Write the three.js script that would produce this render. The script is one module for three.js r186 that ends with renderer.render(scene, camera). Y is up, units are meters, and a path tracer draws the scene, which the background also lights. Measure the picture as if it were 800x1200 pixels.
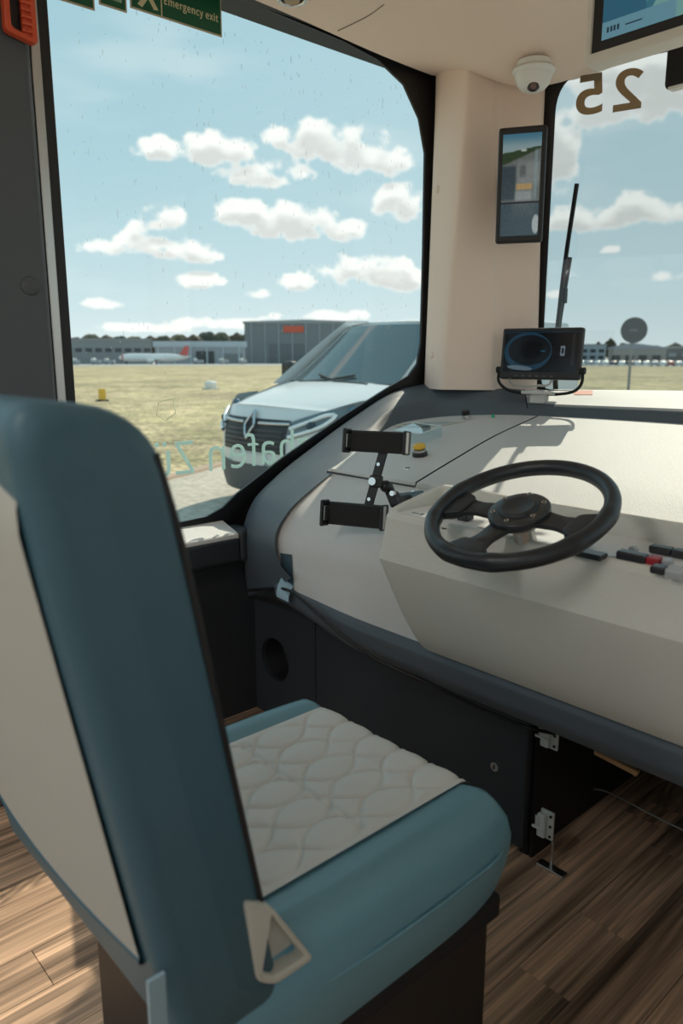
import * as THREE from 'three';
import { RoundedBoxGeometry } from 'three/addons/geometries/RoundedBoxGeometry.js';
import { mergeGeometries, toCreasedNormals } from 'three/addons/utils/BufferGeometryUtils.js';
import { FontLoader } from 'three/addons/loaders/FontLoader.js';
import { RectAreaLightUniformsLib } from 'three/addons/lights/RectAreaLightUniformsLib.js';
import { TextGeometry } from 'three/addons/geometries/TextGeometry.js';

// ------------------------------------------------------------------ camera
const scene = new THREE.Scene();
const V = (x, y, z) => new THREE.Vector3(x, y, z);
const FPX = 885, PITCH = Math.atan(185 / FPX), YAW = Math.atan2(980, FPX);
const EYE = V(0, 1.08, 0);                       // metres above the bus floor, beside the open door
const camera = new THREE.PerspectiveCamera(2 * Math.atan(600 / FPX) * 180 / Math.PI, 800 / 1200, 0.02, 2500);
camera.position.copy(EYE);
camera.rotation.set(-PITCH, YAW, 0, 'YXZ');
camera.focus = 1.75;
camera.userData.fStop = 4.2;
camera.updateMatrixWorld();

// ------------------------------------------------------------------ light
const sunFrom = V(-0.455, 1.0, -1.0).setY(Math.hypot(0.455, 1.0) * Math.tan(38.7 * Math.PI / 180)).normalize();
const sun = new THREE.DirectionalLight(0xfff1dd, 5.1);
sun.position.copy(sunFrom).multiplyScalar(40); sun.target.position.set(-0.8, 0.5, -1);
sun.castShadow = true; sun.shadow.radius = 1; sun.shadow.mapSize.set(4096, 4096);
Object.assign(sun.shadow.camera, { left: -14, right: 14, top: 14, bottom: -14, near: 1, far: 120 });
scene.add(sun, sun.target);
const renderer = new THREE.WebGLRenderer({ antialias: true });
renderer.toneMapping = THREE.LinearToneMapping;
renderer.toneMappingExposure = 1.0;
renderer.shadowMap.enabled = true;

// pixel rays (800 x 1200 frame) and their meeting points with planes of the place
const FW = V(0, 0, -1).applyQuaternion(camera.quaternion), RT = V(1, 0, 0).applyQuaternion(camera.quaternion), UP = V(0, 1, 0).applyQuaternion(camera.quaternion);
const ray = (px, py) => FW.clone().addScaledVector(RT, (px - 400) / FPX).addScaledVector(UP, (600 - py) / FPX);
const onAxis = (k, val, px, py) => { const d = ray(px, py); return EYE.clone().addScaledVector(d, (val - EYE[k]) / d[k]); };
const onX = (x, px, py) => onAxis('x', x, px, py), onY = (y, px, py) => onAxis('y', y, px, py), onZ = (z, px, py) => onAxis('z', z, px, py);

// ------------------------------------------------------------------ noise, textures
let seed = 7;
const rnd = () => { seed = (seed * 1664525 + 1013904223) >>> 0; return seed / 4294967296; };
const PERM = new Uint8Array(512); { const p = [...Array(256).keys()]; for (let i = 255; i > 0; i--) { const j = Math.floor(rnd() * (i + 1)); [p[i], p[j]] = [p[j], p[i]]; } for (let i = 0; i < 512; i++) PERM[i] = p[i & 255]; }
const sm = (t) => t * t * (3 - 2 * t), lerp = (a, b, t) => a + (b - a) * t, clamp = (x, a = 0, b = 1) => Math.min(b, Math.max(a, x)), sstep = (a, b, x) => sm(clamp((x - a) / (b - a)));
function n3(x, y, z) {
  const X = Math.floor(x), Y = Math.floor(y), Z = Math.floor(z), u = sm(x - X), v = sm(y - Y), w = sm(z - Z);
  const h = (i, j, k) => PERM[PERM[PERM[(X + i) & 255] + ((Y + j) & 255)] + ((Z + k) & 255)] / 255;
  return lerp(lerp(lerp(h(0, 0, 0), h(1, 0, 0), u), lerp(h(0, 1, 0), h(1, 1, 0), u), v), lerp(lerp(h(0, 0, 1), h(1, 0, 1), u), lerp(h(0, 1, 1), h(1, 1, 1), u), v), w);
}
const fbm = (x, y, z, o) => { let s = 0, a = 0.5, t = 0; for (let i = 0; i < o; i++) { s += a * n3(x, y, z); t += a; a *= 0.5; x = x * 2.03 + 11.3; y = y * 2.03 + 5.7; z = z * 2.03 + 3.1; } return s / t; };
// tiling 2D noise with period p cells
function n2t(x, y, p) { const X = Math.floor(x), Y = Math.floor(y), u = sm(x - X), v = sm(y - Y), h = (i, j) => PERM[PERM[((X + i) % p + p) % p] + ((Y + j) % p + p) % p] / 255; return lerp(lerp(h(0, 0), h(1, 0), u), lerp(h(0, 1), h(1, 1), u), v); }
function dataTex(w, h, fn, srgb, repeat) {
  const a = new Uint8Array(w * h * 4);
  for (let j = 0; j < h; j++) for (let i = 0; i < w; i++) { const c = fn(i / w, j / h), k = (j * w + i) * 4; a[k] = c[0]; a[k + 1] = c[1]; a[k + 2] = c[2]; a[k + 3] = c[3] ?? 255; }
  const t = new THREE.DataTexture(a, w, h); t.magFilter = t.minFilter = THREE.LinearFilter; t.wrapS = t.wrapT = THREE.RepeatWrapping;
  if (srgb) t.colorSpace = THREE.SRGBColorSpace;
  if (repeat) t.repeat.set(...repeat);
  t.needsUpdate = true; return t;
}
const g3 = (v) => { const q = clamp(v, 0, 255); return [q, q, q]; };

// ------------------------------------------------------------------ sky (air and clouds)
{
  const W = 4096, H = 2048, a = new Uint8Array(W * H * 4), R = 180 / Math.PI;
  const puffs = [];   // azimuth, elevation, radii in degrees
  const add = (px, py, rx, ry, s = 1) => { const d = ray(px, py).normalize(); puffs.push([Math.atan2(d.z, d.x) * R, Math.asin(d.y) * R, rx / 14.2, ry / 14.2, s]); };
  for (const p of [[190, 176, 36, 13], [255, 178, 46, 20], [310, 205, 56, 17], [350, 160, 40, 20], [395, 168, 58, 26], [440, 192, 46, 20], [185, 262, 34, 24], [130, 290, 40, 12], [165, 285, 60, 14], [222, 297, 42, 14],
    [285, 252, 42, 17], [345, 262, 56, 24], [405, 272, 30, 15], [470, 240, 34, 24], [425, 318, 58, 22], [350, 332, 26, 12], [468, 330, 40, 16], [230, 330, 34, 11], [300, 345, 20, 8], [120, 356, 38, 8], [260, 380, 70, 9], [380, 372, 60, 10], [180, 385, 60, 8],
    [642, 170, 32, 30], [655, 205, 22, 26], [735, 95, 66, 28], [790, 118, 40, 30], [700, 130, 34, 22], [700, 256, 58, 18], [745, 244, 36, 18], [800, 252, 44, 18], [650, 258, 30, 16], [780, 324, 20, 10], [715, 293, 12, 4], [648, 345, 20, 6]]) add(...p);
  const inView = puffs.length;
  for (let i = 0; i < 190; i++) {   // the same kind of clouds all round
    const el = 2 + 40 * Math.pow(rnd(), 1.5), az = -180 + 360 * rnd(), d = V(Math.cos(el / R) * Math.cos(az / R), Math.sin(el / R), Math.cos(el / R) * Math.sin(az / R));
    const x = d.dot(RT) / d.dot(FW), y = d.dot(UP) / d.dot(FW);
    if (d.dot(FW) > 0 && Math.abs(x) < 0.56 && y < 0.75) { rnd(); continue; }
    const s = 1.6 + 3.4 * rnd();
    for (let k = 0; k < 4; k++) puffs.push([az + (rnd() - 0.5) * s * 2.4, el + (rnd() - 0.3) * s * 0.5, s * (0.5 + 0.6 * rnd()), s * (0.24 + 0.25 * rnd()), 1]);
  }
  // field of cloudiness on a coarse grid of azimuth and elevation
  const GW = 1440, GH = 240, grid = new Float32Array(GW * GH);   // 0.25 degrees; elevation 0..60
  for (const [az, el, rx, ry, s] of puffs) {
    const i0 = Math.floor((az - 1.7 * rx + 180) * 4), i1 = Math.ceil((az + 1.7 * rx + 180) * 4), j0 = Math.max(0, Math.floor((el - 1.7 * ry) * 4)), j1 = Math.min(GH - 1, Math.ceil((el + 1.7 * ry) * 4));
    for (let j = j0; j <= j1; j++) for (let i = i0; i <= i1; i++) {
      const dx = ((i + 0.5) / 4 - 180 - az) / rx, dy = ((j + 0.5) / 4 - el) / ry, q = 1 - (dx * dx + dy * dy * (dy < 0 ? 1.9 : 1)), k = j * GW + ((i % GW) + GW) % GW;
      if (q > -1) grid[k] = Math.max(grid[k], q * s) ; if (grid[k] < -5) grid[k] = 0;
    }
  }
  const at = (az, el) => { const x = (az + 180) * 4 - 0.5, y = el * 4 - 0.5, X = Math.floor(x), Y = Math.floor(y), u = x - X, v = y - Y, g = (i, j) => (Y + j < 0 || Y + j >= GH) ? -1 : (grid[(Y + j) * GW + (((X + i) % GW) + GW) % GW] || -1); return lerp(lerp(g(0, 0), g(1, 0), u), lerp(g(0, 1), g(1, 1), u), v); };
  const enc = (x) => 255 * (x <= 0.0031308 ? 12.92 * x : 1.055 * Math.pow(x, 1 / 2.4) - 0.055);
  for (let j = 0; j < H; j++) {
    const el = ((j + 0.5) / H - 0.5) * 180;
    for (let i = 0; i < W; i++) {
      const az = ((i + 0.5) / W - 0.5) * 360, k = (j * W + i) * 4;
      const t = clamp(el / 34), h = Math.exp(-Math.max(el, 0) / 7);
      let r = lerp(0.36, 0.26, t), g = lerp(0.575, 0.475, t), b = lerp(0.65, 0.58, t);
      r = lerp(r, 0.76, h * 0.9); g = lerp(g, 0.82, h * 0.9); b = lerp(b, 0.83, h * 0.9);
      { const ce = Math.cos(el / R), c = clamp(ce * Math.cos(az / R) * sunFrom.x + Math.sin(el / R) * sunFrom.y + ce * Math.sin(az / R) * sunFrom.z), k = 0.30 * Math.pow(c, 5); r = lerp(r, 0.86, k); g = lerp(g, 0.88, k); b = lerp(b, 0.88, k); }
      if (el < 0) { r = 0.50; g = 0.50; b = 0.47; }
      if (el > 0 && el < 60) {
        const ce = Math.cos(el / R), x = ce * Math.cos(az / R), y = Math.sin(el / R), z = ce * Math.sin(az / R);
        const base = at(az, el);
        if (base > -1) {
          const q = base + (fbm(x * 40, y * 56, z * 40, 6) - 0.5) * 3.0 - 0.1, d = sstep(0.05, 0.6, q);
          const above = at(az, el + 0.9) + (fbm(x * 40, (y + 0.016) * 56, z * 40, 3) - 0.5) * 1.6;
          const shade = 1 - 0.30 * sstep(0.05, 0.9, above) * sstep(0.1, 0.8, q), f = d * 0.96;
          r = lerp(r, 0.97 * shade, f); g = lerp(g, 0.955 * Math.pow(shade, 0.97), f); b = lerp(b, 0.92 * Math.pow(shade, 0.92), f);
        }
        const veil = sstep(0.52, 0.8, fbm(x * 6, y * 22, z * 6, 4)) * 0.25 * (1 - sstep(20, 40, el));
        r = lerp(r, 0.85, veil); g = lerp(g, 0.88, veil); b = lerp(b, 0.88, veil);
      }
      a[k] = enc(r); a[k + 1] = enc(g); a[k + 2] = enc(b); a[k + 3] = 255;
    }
  }
  const t = new THREE.DataTexture(a, W, H); t.mapping = THREE.EquirectangularReflectionMapping; t.colorSpace = THREE.SRGBColorSpace; t.magFilter = t.minFilter = THREE.LinearFilter; t.needsUpdate = true;
  scene.background = t; scene.backgroundIntensity = 1.38;
}

// ------------------------------------------------------------------ helpers
const used = {};
const numbered = (n) => { if (!used[n]) { used[n] = 1; return n; } return `${n}_${String(used[n]++).padStart(3, '0')}`; };
function tag(o, label, category, group) { Object.assign(o.userData, { label, category }); if (group) o.userData.group = group; return o; }
function thing(name, label, category, base = V(0, 0, 0), group) { const o = new THREE.Group(); o.name = numbered(name); o.position.copy(base); scene.add(o); return tag(o, label, category, group); }
function sh(m) { m.castShadow = m.receiveShadow = true; return m; }
function boxUV(geo) {   // metres, by the main direction of each face
  const g = geo.index ? geo.toNonIndexed() : geo, p = g.attributes.position, n = g.attributes.normal, uv = new Float32Array(p.count * 2);
  for (let i = 0; i < p.count; i += 3) {
    const e = V().fromBufferAttribute(n, i).add(V().fromBufferAttribute(n, i + 1)).add(V().fromBufferAttribute(n, i + 2)), ax = Math.abs(e.x), ay = Math.abs(e.y), az = Math.abs(e.z);
    for (let k = i; k < i + 3; k++) { const x = p.getX(k), y = p.getY(k), z = p.getZ(k); uv.set(ay >= ax && ay >= az ? [x, z] : ax >= az ? [z, y] : [x, y], k * 2); }
  }
  g.setAttribute('uv', new THREE.BufferAttribute(uv, 2)); return g;
}
// a part given in world coordinates, under a thing that stands unturned at its base
function part(parent, name, geo, mat, label) {
  if (!geo.attributes.normal) geo.computeVertexNormals();
  if (mat.bumpMap || mat.map || mat.roughnessMap) if (!mat.userData.ownUV) geo = boxUV(geo);
  const w = V(); for (let o = parent; o && o !== scene; o = o.parent) w.add(o.position);
  geo.translate(-w.x, -w.y, -w.z);
  const m = sh(new THREE.Mesh(geo, mat)); m.name = name; parent.add(m); if (label) m.userData.label = label; return m;
}
// a part in the axes of its parent
function local(parent, name, geo, mat, label) {
  if (!geo.attributes.normal) geo.computeVertexNormals();
  if ((mat.bumpMap || mat.map || mat.roughnessMap) && !mat.userData.ownUV) geo = boxUV(geo);
  const m = sh(new THREE.Mesh(geo, mat)); m.name = name; parent.add(m); if (label) m.userData.label = label; return m;
}
function struct(name, geo, mat, label) { if (!geo.attributes.normal) geo.computeVertexNormals(); if ((mat.bumpMap || mat.map) && !mat.userData.ownUV) geo = boxUV(geo); const m = sh(new THREE.Mesh(geo, mat)); m.name = numbered(name); m.userData.kind = 'structure'; if (label) m.userData.label = label; scene.add(m); return m; }
const box = (x0, x1, y0, y1, z0, z1, r = 0, seg = 2) => (r ? new RoundedBoxGeometry(Math.abs(x1 - x0), Math.abs(y1 - y0), Math.abs(z1 - z0), seg, r) : new THREE.BoxGeometry(Math.abs(x1 - x0), Math.abs(y1 - y0), Math.abs(z1 - z0))).translate((x0 + x1) / 2, (y0 + y1) / 2, (z0 + z1) / 2);
const rb = (w, h, d, r, x = 0, y = 0, z = 0) => new RoundedBoxGeometry(w, h, d, 2, r).translate(x, y, z);
const cyl = (r0, r1, h, n = 24) => new THREE.CylinderGeometry(r0, r1, h, n);
function join(list) { return mergeGeometries(list.map((g) => { g = g.index ? g.toNonIndexed() : g; if (!g.attributes.normal) g.computeVertexNormals(); if (!g.attributes.uv) g.setAttribute('uv', new THREE.BufferAttribute(new Float32Array(g.attributes.position.count * 2), 2)); return g; })); }
function gridGeo(fn, nu, nv, flip) {
  const p = [], uv = [], ix = [];
  for (let j = 0; j <= nv; j++) for (let i = 0; i <= nu; i++) { const q = fn(i / nu, j / nv); p.push(q.x, q.y, q.z); uv.push(i / nu, j / nv); }
  for (let j = 0; j < nv; j++) for (let i = 0; i < nu; i++) { const a = j * (nu + 1) + i, b = a + 1, c = a + nu + 1, d = c + 1; flip ? ix.push(a, c, b, b, c, d) : ix.push(a, b, c, b, d, c); }
  const g = new THREE.BufferGeometry(); g.setAttribute('position', new THREE.Float32BufferAttribute(p, 3)); g.setAttribute('uv', new THREE.Float32BufferAttribute(uv, 2)); g.setIndex(ix); g.computeVertexNormals(); return g;
}
const crv = (pts, closed = false) => { const c = new THREE.CatmullRomCurve3(pts, closed, 'centripetal'); c.arcLengthDivisions = 120; return (t) => c.getPoint(clamp(t)); };
const crvA = (pts) => { const c = new THREE.CatmullRomCurve3(pts, false, 'centripetal'); return (t) => c.getPointAt(clamp(t)); };
const line = (a, b) => (t) => a.clone().lerp(b, t);
function coons(bot, top, lef, rig, nu, nv, bulge, flip) {
  const p00 = bot(0), p10 = bot(1), p01 = top(0), p11 = top(1);
  return gridGeo((u, v) => {
    const q = bot(u).multiplyScalar(1 - v).addScaledVector(top(u), v).addScaledVector(lef(v), 1 - u).addScaledVector(rig(v), u)
      .addScaledVector(p00, -(1 - u) * (1 - v)).addScaledVector(p10, -u * (1 - v)).addScaledVector(p01, -(1 - u) * v).addScaledVector(p11, -u * v);
    return bulge ? bulge(q, u, v) : q;
  }, nu, nv, flip);
}
function tube(pts, r, n = 60, k = 8, closed = false) { return new THREE.TubeGeometry(new THREE.CatmullRomCurve3(pts, closed, 'centripetal'), n, r, k, closed); }
function shapeOf(pts) { const s = new THREE.Shape(); pts.forEach(([x, y], i) => (i ? s.lineTo(x, y) : s.moveTo(x, y))); s.closePath(); return s; }
function roundPoly(pts, r, seg = 5) {   // corners cut by arcs
  const out = [], n = pts.length;
  for (let i = 0; i < n; i++) {
    const [px, py] = pts[(i + n - 1) % n], [x, y] = pts[i], [qx, qy] = pts[(i + 1) % n], rr = Array.isArray(r) ? r[i] : r;
    const a = Math.hypot(px - x, py - y), b = Math.hypot(qx - x, qy - y), k = Math.min(rr, a * 0.48, b * 0.48), A = [x + (px - x) / a * k, y + (py - y) / a * k], B = [x + (qx - x) / b * k, y + (qy - y) / b * k];
    for (let s = 0; s <= seg; s++) { const t = s / seg; out.push([(1 - t) ** 2 * A[0] + 2 * t * (1 - t) * x + t * t * B[0], (1 - t) ** 2 * A[1] + 2 * t * (1 - t) * y + t * t * B[1]]); }
  }
  return out;
}
const extr = (shape, d, bev = 0) => { const g = new THREE.ExtrudeGeometry(shape, { depth: d, bevelEnabled: bev > 0, bevelSize: bev, bevelThickness: bev, bevelOffset: -bev, bevelSegments: 3, curveSegments: 10 }); return bev ? toCreasedNormals(g, 0.6) : g; };
const caster = new THREE.Raycaster();
function hit(px, py, ...meshes) {   // where a sight line meets something already built: {point, normal}
  meshes.forEach((m) => { m.updateWorldMatrix(true, false); m.material.side = THREE.DoubleSide; });
  let h; for (const [ox, oy] of [[0, 0], [0, 3], [3, 0], [-3, 0], [0, -3], [0, 6], [6, 3], [-6, 3], [0, 10], [10, 5], [-10, 5], [0, 16], [0, -8], [0, 24]]) { caster.set(EYE, ray(px + ox, py + oy).normalize()); h = caster.intersectObjects(meshes, false)[0]; if (h) break; }
  const n = h.face.normal.clone().transformDirection(h.object.matrixWorld); if (n.dot(caster.ray.direction) > 0) n.negate();
  return { point: h.point, normal: n };
}
const turnTo = (geo, n) => geo.applyQuaternion(new THREE.Quaternion().setFromUnitVectors(V(0, 1, 0), n));

// ------------------------------------------------------------------ materials
const leatherBump = dataTex(512, 512, (u, v) => { const a = n2t(u * 96, v * 96, 96), b = n2t(u * 41 + 3, v * 41 + 9, 41), c = n2t(u * 160, v * 160, 160); return g3(255 * (0.5 * Math.abs(a - 0.5) * 2 + 0.3 * b + 0.2 * c)); }, false, [7, 7]);
const plasticBump = dataTex(512, 512, (u, v) => g3(255 * (0.6 * n2t(u * 200, v * 200, 200) + 0.4 * n2t(u * 90, v * 90, 90))), false, [8, 8]);
const clothBump = dataTex(256, 256, (u, v) => g3(127 + 60 * Math.sin(u * 64 * 6.2832) * Math.sin(v * 64 * 6.2832) + 60 * (n2t(u * 64, v * 64, 64) - 0.5)), false, [12, 12]);
const S = (color, roughness = 0.6, extra = {}) => new THREE.MeshStandardMaterial({ color, roughness, side: THREE.DoubleSide, ...extra });
const lin = (r, g, b) => new THREE.Color().setRGB(r, g, b);
const M = {
  cream: S(lin(0.63, 0.62, 0.60), 0.55, { bumpMap: leatherBump, bumpScale: 0.0006 }),
  creamBox: S(lin(0.66, 0.65, 0.59), 0.55, { bumpMap: leatherBump, bumpScale: 0.0006 }),
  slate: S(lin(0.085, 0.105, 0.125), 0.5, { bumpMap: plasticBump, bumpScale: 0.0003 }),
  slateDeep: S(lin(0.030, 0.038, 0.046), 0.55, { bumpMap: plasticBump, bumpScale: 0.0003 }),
  ledge: S(lin(0.74, 0.75, 0.73), 0.5, { bumpMap: plasticBump, bumpScale: 0.0003 }),
  head: S(lin(0.86, 0.70, 0.605), 0.75, { bumpMap: plasticBump, bumpScale: 0.0003 }),
  post: S(lin(0.075, 0.085, 0.095), 0.45, { bumpMap: plasticBump, bumpScale: 0.0002 }),
  black: S(lin(0.012, 0.012, 0.013), 0.5), blackMatt: S(lin(0.012, 0.012, 0.013), 0.8), frit: S(lin(0.010, 0.010, 0.011), 0.35),
  rubber: S(lin(0.014, 0.018, 0.022), 0.36, { bumpMap: leatherBump, bumpScale: 0.0003 }),
  chrome: S(lin(0.72, 0.72, 0.72), 0.18, { metalness: 1 }), steel: S(lin(0.55, 0.54, 0.52), 0.35, { metalness: 1 }),
  white: S(lin(0.78, 0.77, 0.75), 0.4), whiteWarm: S(lin(0.72, 0.68, 0.62), 0.45),
  vinyl: S(lin(0.155, 0.335, 0.415), 0.36, { bumpMap: leatherBump, bumpScale: 0.0003 }),
  vinylDark: S(lin(0.048, 0.115, 0.15), 0.5, { bumpMap: leatherBump, bumpScale: 0.0003 }),
  quilt: S(lin(0.76, 0.77, 0.75), 0.6, { bumpMap: leatherBump, bumpScale: 0.0003 }),
  shell: S(lin(0.44, 0.42, 0.37), 0.8, { bumpMap: clothBump, bumpScale: 0.0004 }),
  glassRear: new THREE.MeshPhysicalMaterial({ color: lin(0.95, 0.97, 0.97), roughness: 0, transmission: 1, thickness: 0, ior: 1.5, side: THREE.DoubleSide }),
  glassLeft: new THREE.MeshPhysicalMaterial({ color: lin(0.775, 0.815, 0.80), roughness: 0, transmission: 1, thickness: 0, ior: 1.5, specularIntensity: 0.5, side: THREE.DoubleSide }),
  glass: new THREE.MeshPhysicalMaterial({ color: lin(0.56, 0.61, 0.605), roughness: 0, transmission: 1, thickness: 0, ior: 1.5, side: THREE.DoubleSide }),
  clear: new THREE.MeshPhysicalMaterial({ color: lin(0.93, 0.97, 0.98), roughness: 0.02, transmission: 1, thickness: 0, ior: 1.45, side: THREE.DoubleSide }),
  red: S(lin(0.62, 0.085, 0.03), 0.4), redDark: S(lin(0.35, 0.02, 0.03), 0.4), yellow: S(lin(0.80, 0.48, 0.05), 0.45), green: S(lin(0.02, 0.42, 0.22), 0.35),
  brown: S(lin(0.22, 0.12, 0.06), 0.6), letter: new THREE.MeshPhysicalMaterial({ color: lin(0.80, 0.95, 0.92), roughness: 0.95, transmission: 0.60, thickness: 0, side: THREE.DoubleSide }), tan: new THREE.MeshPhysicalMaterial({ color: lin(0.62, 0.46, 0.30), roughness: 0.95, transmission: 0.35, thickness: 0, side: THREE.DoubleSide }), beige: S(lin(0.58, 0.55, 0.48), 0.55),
  tape: S(lin(0.05, 0.085, 0.11), 0.3), foil: S(lin(0.30, 0.42, 0.48), 0.35),
};

// ================================================================== THE BUS: shell
const FRONT = -2.5, BACK = 2.3, RIGHT = 0.42, GX = -1.85, CEIL = 1.975;
const GROUND = -0.47;
const wsZ = (x) => -2.26 - 0.14 * Math.max(0, 1 - ((x + 0.75) / 0.74) ** 2);      // plan of the windscreen

// floor: slab with vinyl planks running fore and aft
const woodTex = dataTex(512, 1024, (u, v) => {
  const w = n2t(u * 8, v * 3, 8) * 0.9, f = n2t(u * 64 + w * 5, v * 6, 64), f2 = n2t(u * 170, v * 14, 170), k = n2t(u * 14 + 3, v * 4 + 1, 14), s = 0.62 + 0.26 * (f - 0.5) + 0.16 * (f2 - 0.5) + 0.34 * (k - 0.5);
  return [clamp(255 * s * 1.02, 0, 255), clamp(255 * s * 0.87, 0, 255), clamp(255 * s * 0.72, 0, 255)];
}, true);
{
  const floor = struct('floor', box(-2.0, RIGHT, -0.12, -0.004, FRONT + 0.1, BACK), M.blackMatt);
  const mats = [1.0, 0.86, 1.1, 0.94, 1.04].map((k) => { const m = S(lin(1.22 * k, 1.14 * k, 1.14 * k), 0.42, { map: woodTex, bumpMap: woodTex, bumpScale: 0.0004 }); m.userData.ownUV = true; return m; });
  const PW = 0.104, geos = [];
  for (let k = 0; k < 8; k++) {
    const g = new RoundedBoxGeometry(PW - 0.0012, 0.006, 1.2188, 1, 0.0008), p = g.attributes.position, uv = new Float32Array(p.count * 2);
    for (let i = 0; i < p.count; i++) { uv[2 * i] = p.getX(i) / 0.42 + k * 0.137; uv[2 * i + 1] = p.getZ(i) / 1.7 + k * 0.31; }
    g.setAttribute('uv', new THREE.BufferAttribute(uv, 2)); geos.push(g);
  }
  for (let c = 0; c < 22; c++) for (let q = -1; q < 5; q++) {
    const a = Math.max(-1.98, -1.98 + q * 1.22 + (c * 0.47 % 1.22)), b = Math.min(BACK, -1.98 + (q + 1) * 1.22 + (c * 0.47 % 1.22)); if (b - a < 0.03) continue;
    const m = sh(new THREE.Mesh(geos[(c * 3 + q + 8) % 8], mats[(c * 2 + q + 5) % 5])); m.scale.z = (b - a) / 1.22; m.name = 'plank'; m.position.set(-1.9 + PW / 2 + c * PW, -0.003, (a + b) / 2); floor.add(m);
  }
}
// ceiling, roof
const ceilY = (x, z) => CEIL - 0.105 * Math.exp(-(((x + 1.45) / 0.20) ** 2) - ((z + 2.07) / 0.24) ** 2);
struct('ceiling', gridGeo((u, v) => { const z = lerp(BACK, -2.36, v), x = lerp(-1.765 - 0.045 * sstep(-1.2, -1.9, z) + 0.32 * sstep(-2.04, -2.33, z), RIGHT, u); return V(x, ceilY(x, z), z); }, 60, 70), M.head);
struct('roof', box(-1.96, RIGHT + 0.1, 2.05, 2.15, -2.34, BACK + 0.1, 0.04), M.white);
struct('trim_1', tube([onY(CEIL - 0.001, 450, 5), onY(CEIL - 0.001, 432, 18), onY(CEIL - 0.001, 415, 27), onY(CEIL - 0.001, 396, 36)], 0.002, 20, 6), S(lin(0.30, 0.24, 0.19), 0.8), 'thin joint line across the beige ceiling lining');
// walls
const WALLMAT = S(lin(0.028, 0.032, 0.038), 0.6, { bumpMap: plasticBump, bumpScale: 0.0003 });
struct('wall_left', join([box(-1.93, -1.80, -0.1, 0.53, FRONT + 0.3, -0.58), box(-1.93, -1.775, 2.0, 2.1, FRONT + 0.3, BACK), box(-1.93, -1.80, -0.1, 0.7, 0.72, BACK), box(-1.93, -1.8, 0.7, 2.05, 0.72, 0.82), box(-1.93, -1.8, 0.7, 2.05, BACK - 0.1, BACK)]), WALLMAT);
struct('window_5', box(-1.871, -1.87, 0.7, 2.0, 0.82, BACK - 0.1), M.glassRear, 'left rear window pane');
struct('wall_front', box(-1.87, RIGHT, -0.3, 0.90, FRONT + 0.02, FRONT + 0.08), WALLMAT);
struct('wall_right', join([box(RIGHT, RIGHT + 0.08, -0.1, 0.95, FRONT + 0.05, -0.2), box(RIGHT, RIGHT + 0.08, -0.1, 0.72, -0.2, BACK), box(RIGHT, RIGHT + 0.08, 1.92, 2.15, FRONT + 0.05, BACK), box(RIGHT, RIGHT + 0.08, 0.95, 1.92, FRONT + 0.05, -2.25), box(RIGHT, RIGHT + 0.08, 0.95, 1.92, -1.1, -0.2), box(RIGHT, RIGHT + 0.08, 0.72, 1.92, 1.0, 1.08), box(RIGHT, RIGHT + 0.08, 0.72, 1.92, 2.2, BACK)]), M.head);
struct('window_3', box(RIGHT + 0.03, RIGHT + 0.031, 0.72, 1.92, -0.2, 2.2), M.glassRear, 'right side window pane');
struct('window_6', box(RIGHT + 0.03, RIGHT + 0.031, 0.95, 1.92, -2.25, -1.1), M.glassRear, 'right front window pane');
struct('wall_back', join([box(-1.95, RIGHT + 0.08, -0.1, 0.6, BACK, BACK + 0.08), box(-1.95, RIGHT + 0.08, 1.92, 2.15, BACK, BACK + 0.08), box(-1.95, -1.8, 0.6, 1.92, BACK, BACK + 0.08), box(0.3, RIGHT + 0.08, 0.6, 1.92, BACK, BACK + 0.08)]), M.head);
struct('window_4', box(-1.8, 0.3, 0.6, 1.92, BACK + 0.03, BACK + 0.031), M.glassRear, 'rear window pane');

// left side window: pane, black printed border, mirrored lettering
const winEdge = [[-0.80, 0.60], [-1.083, 0.592], [-1.20, 0.597], [-1.26, 0.618], [-1.311, 0.654], [-1.498, 0.753], [-1.761, 0.872], [-1.969, 0.959], [-2.085, 1.002], [-2.13, 1.045], [-2.148, 1.12], [-2.151, 1.43], [-2.149, 1.777], [-2.115, 1.883], [-2.035, 1.975], [-1.912, 2.022], [-1.761, 2.039], [-1.388, 2.052], [-0.80, 2.06]].map(([z, y]) => [z * 0.9487, 1.08 + (y - 1.08) * 0.9487]);
const side = (g, x) => g.rotateY(-Math.PI / 2).translate(x, 0, 0);      // shape drawn in (z, y) set up across x
{
  const pane = struct('window_1', side(extr(shapeOf([[-2.12, 0.5], [-0.70, 0.5], [-0.70, 2.05], [-2.12, 2.05]]), 0.0001), GX), M.glassLeft, 'left side window pane beside the dashboard');
  pane.geometry = side(new THREE.ShapeGeometry(shapeOf([[-2.12, 0.5], [-0.70, 0.5], [-0.70, 2.05], [-2.12, 2.05]])), GX);
  const s = shapeOf([[-2.16, 0.36], [-0.68, 0.36], [-0.68, 2.08], [-2.16, 2.08]]); s.holes.push(new THREE.Path(winEdge.map(([z, y]) => new THREE.Vector2(z, y))));
  const border = side(extr(s, 0.008), GX + 0.012);
  const m = sh(new THREE.Mesh(border, M.frit)); m.name = 'window_frame'; m.userData.label = 'black printed border of the window'; pane.add(m);
}
// body corner outside the pillar
struct('wall_corner', gridGeo((u, v) => { const c = crv([V(-1.868, 0, -2.15), V(-1.85, 0, -2.235), V(-1.77, 0, -2.305), V(-1.66, 0, -2.335), V(-1.575, 0, -2.335)])(u); return V(c.x, lerp(-0.35, 2.15, v), c.z); }, 16, 2), M.white, 'white body panel at the front corner of the bus');
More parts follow.
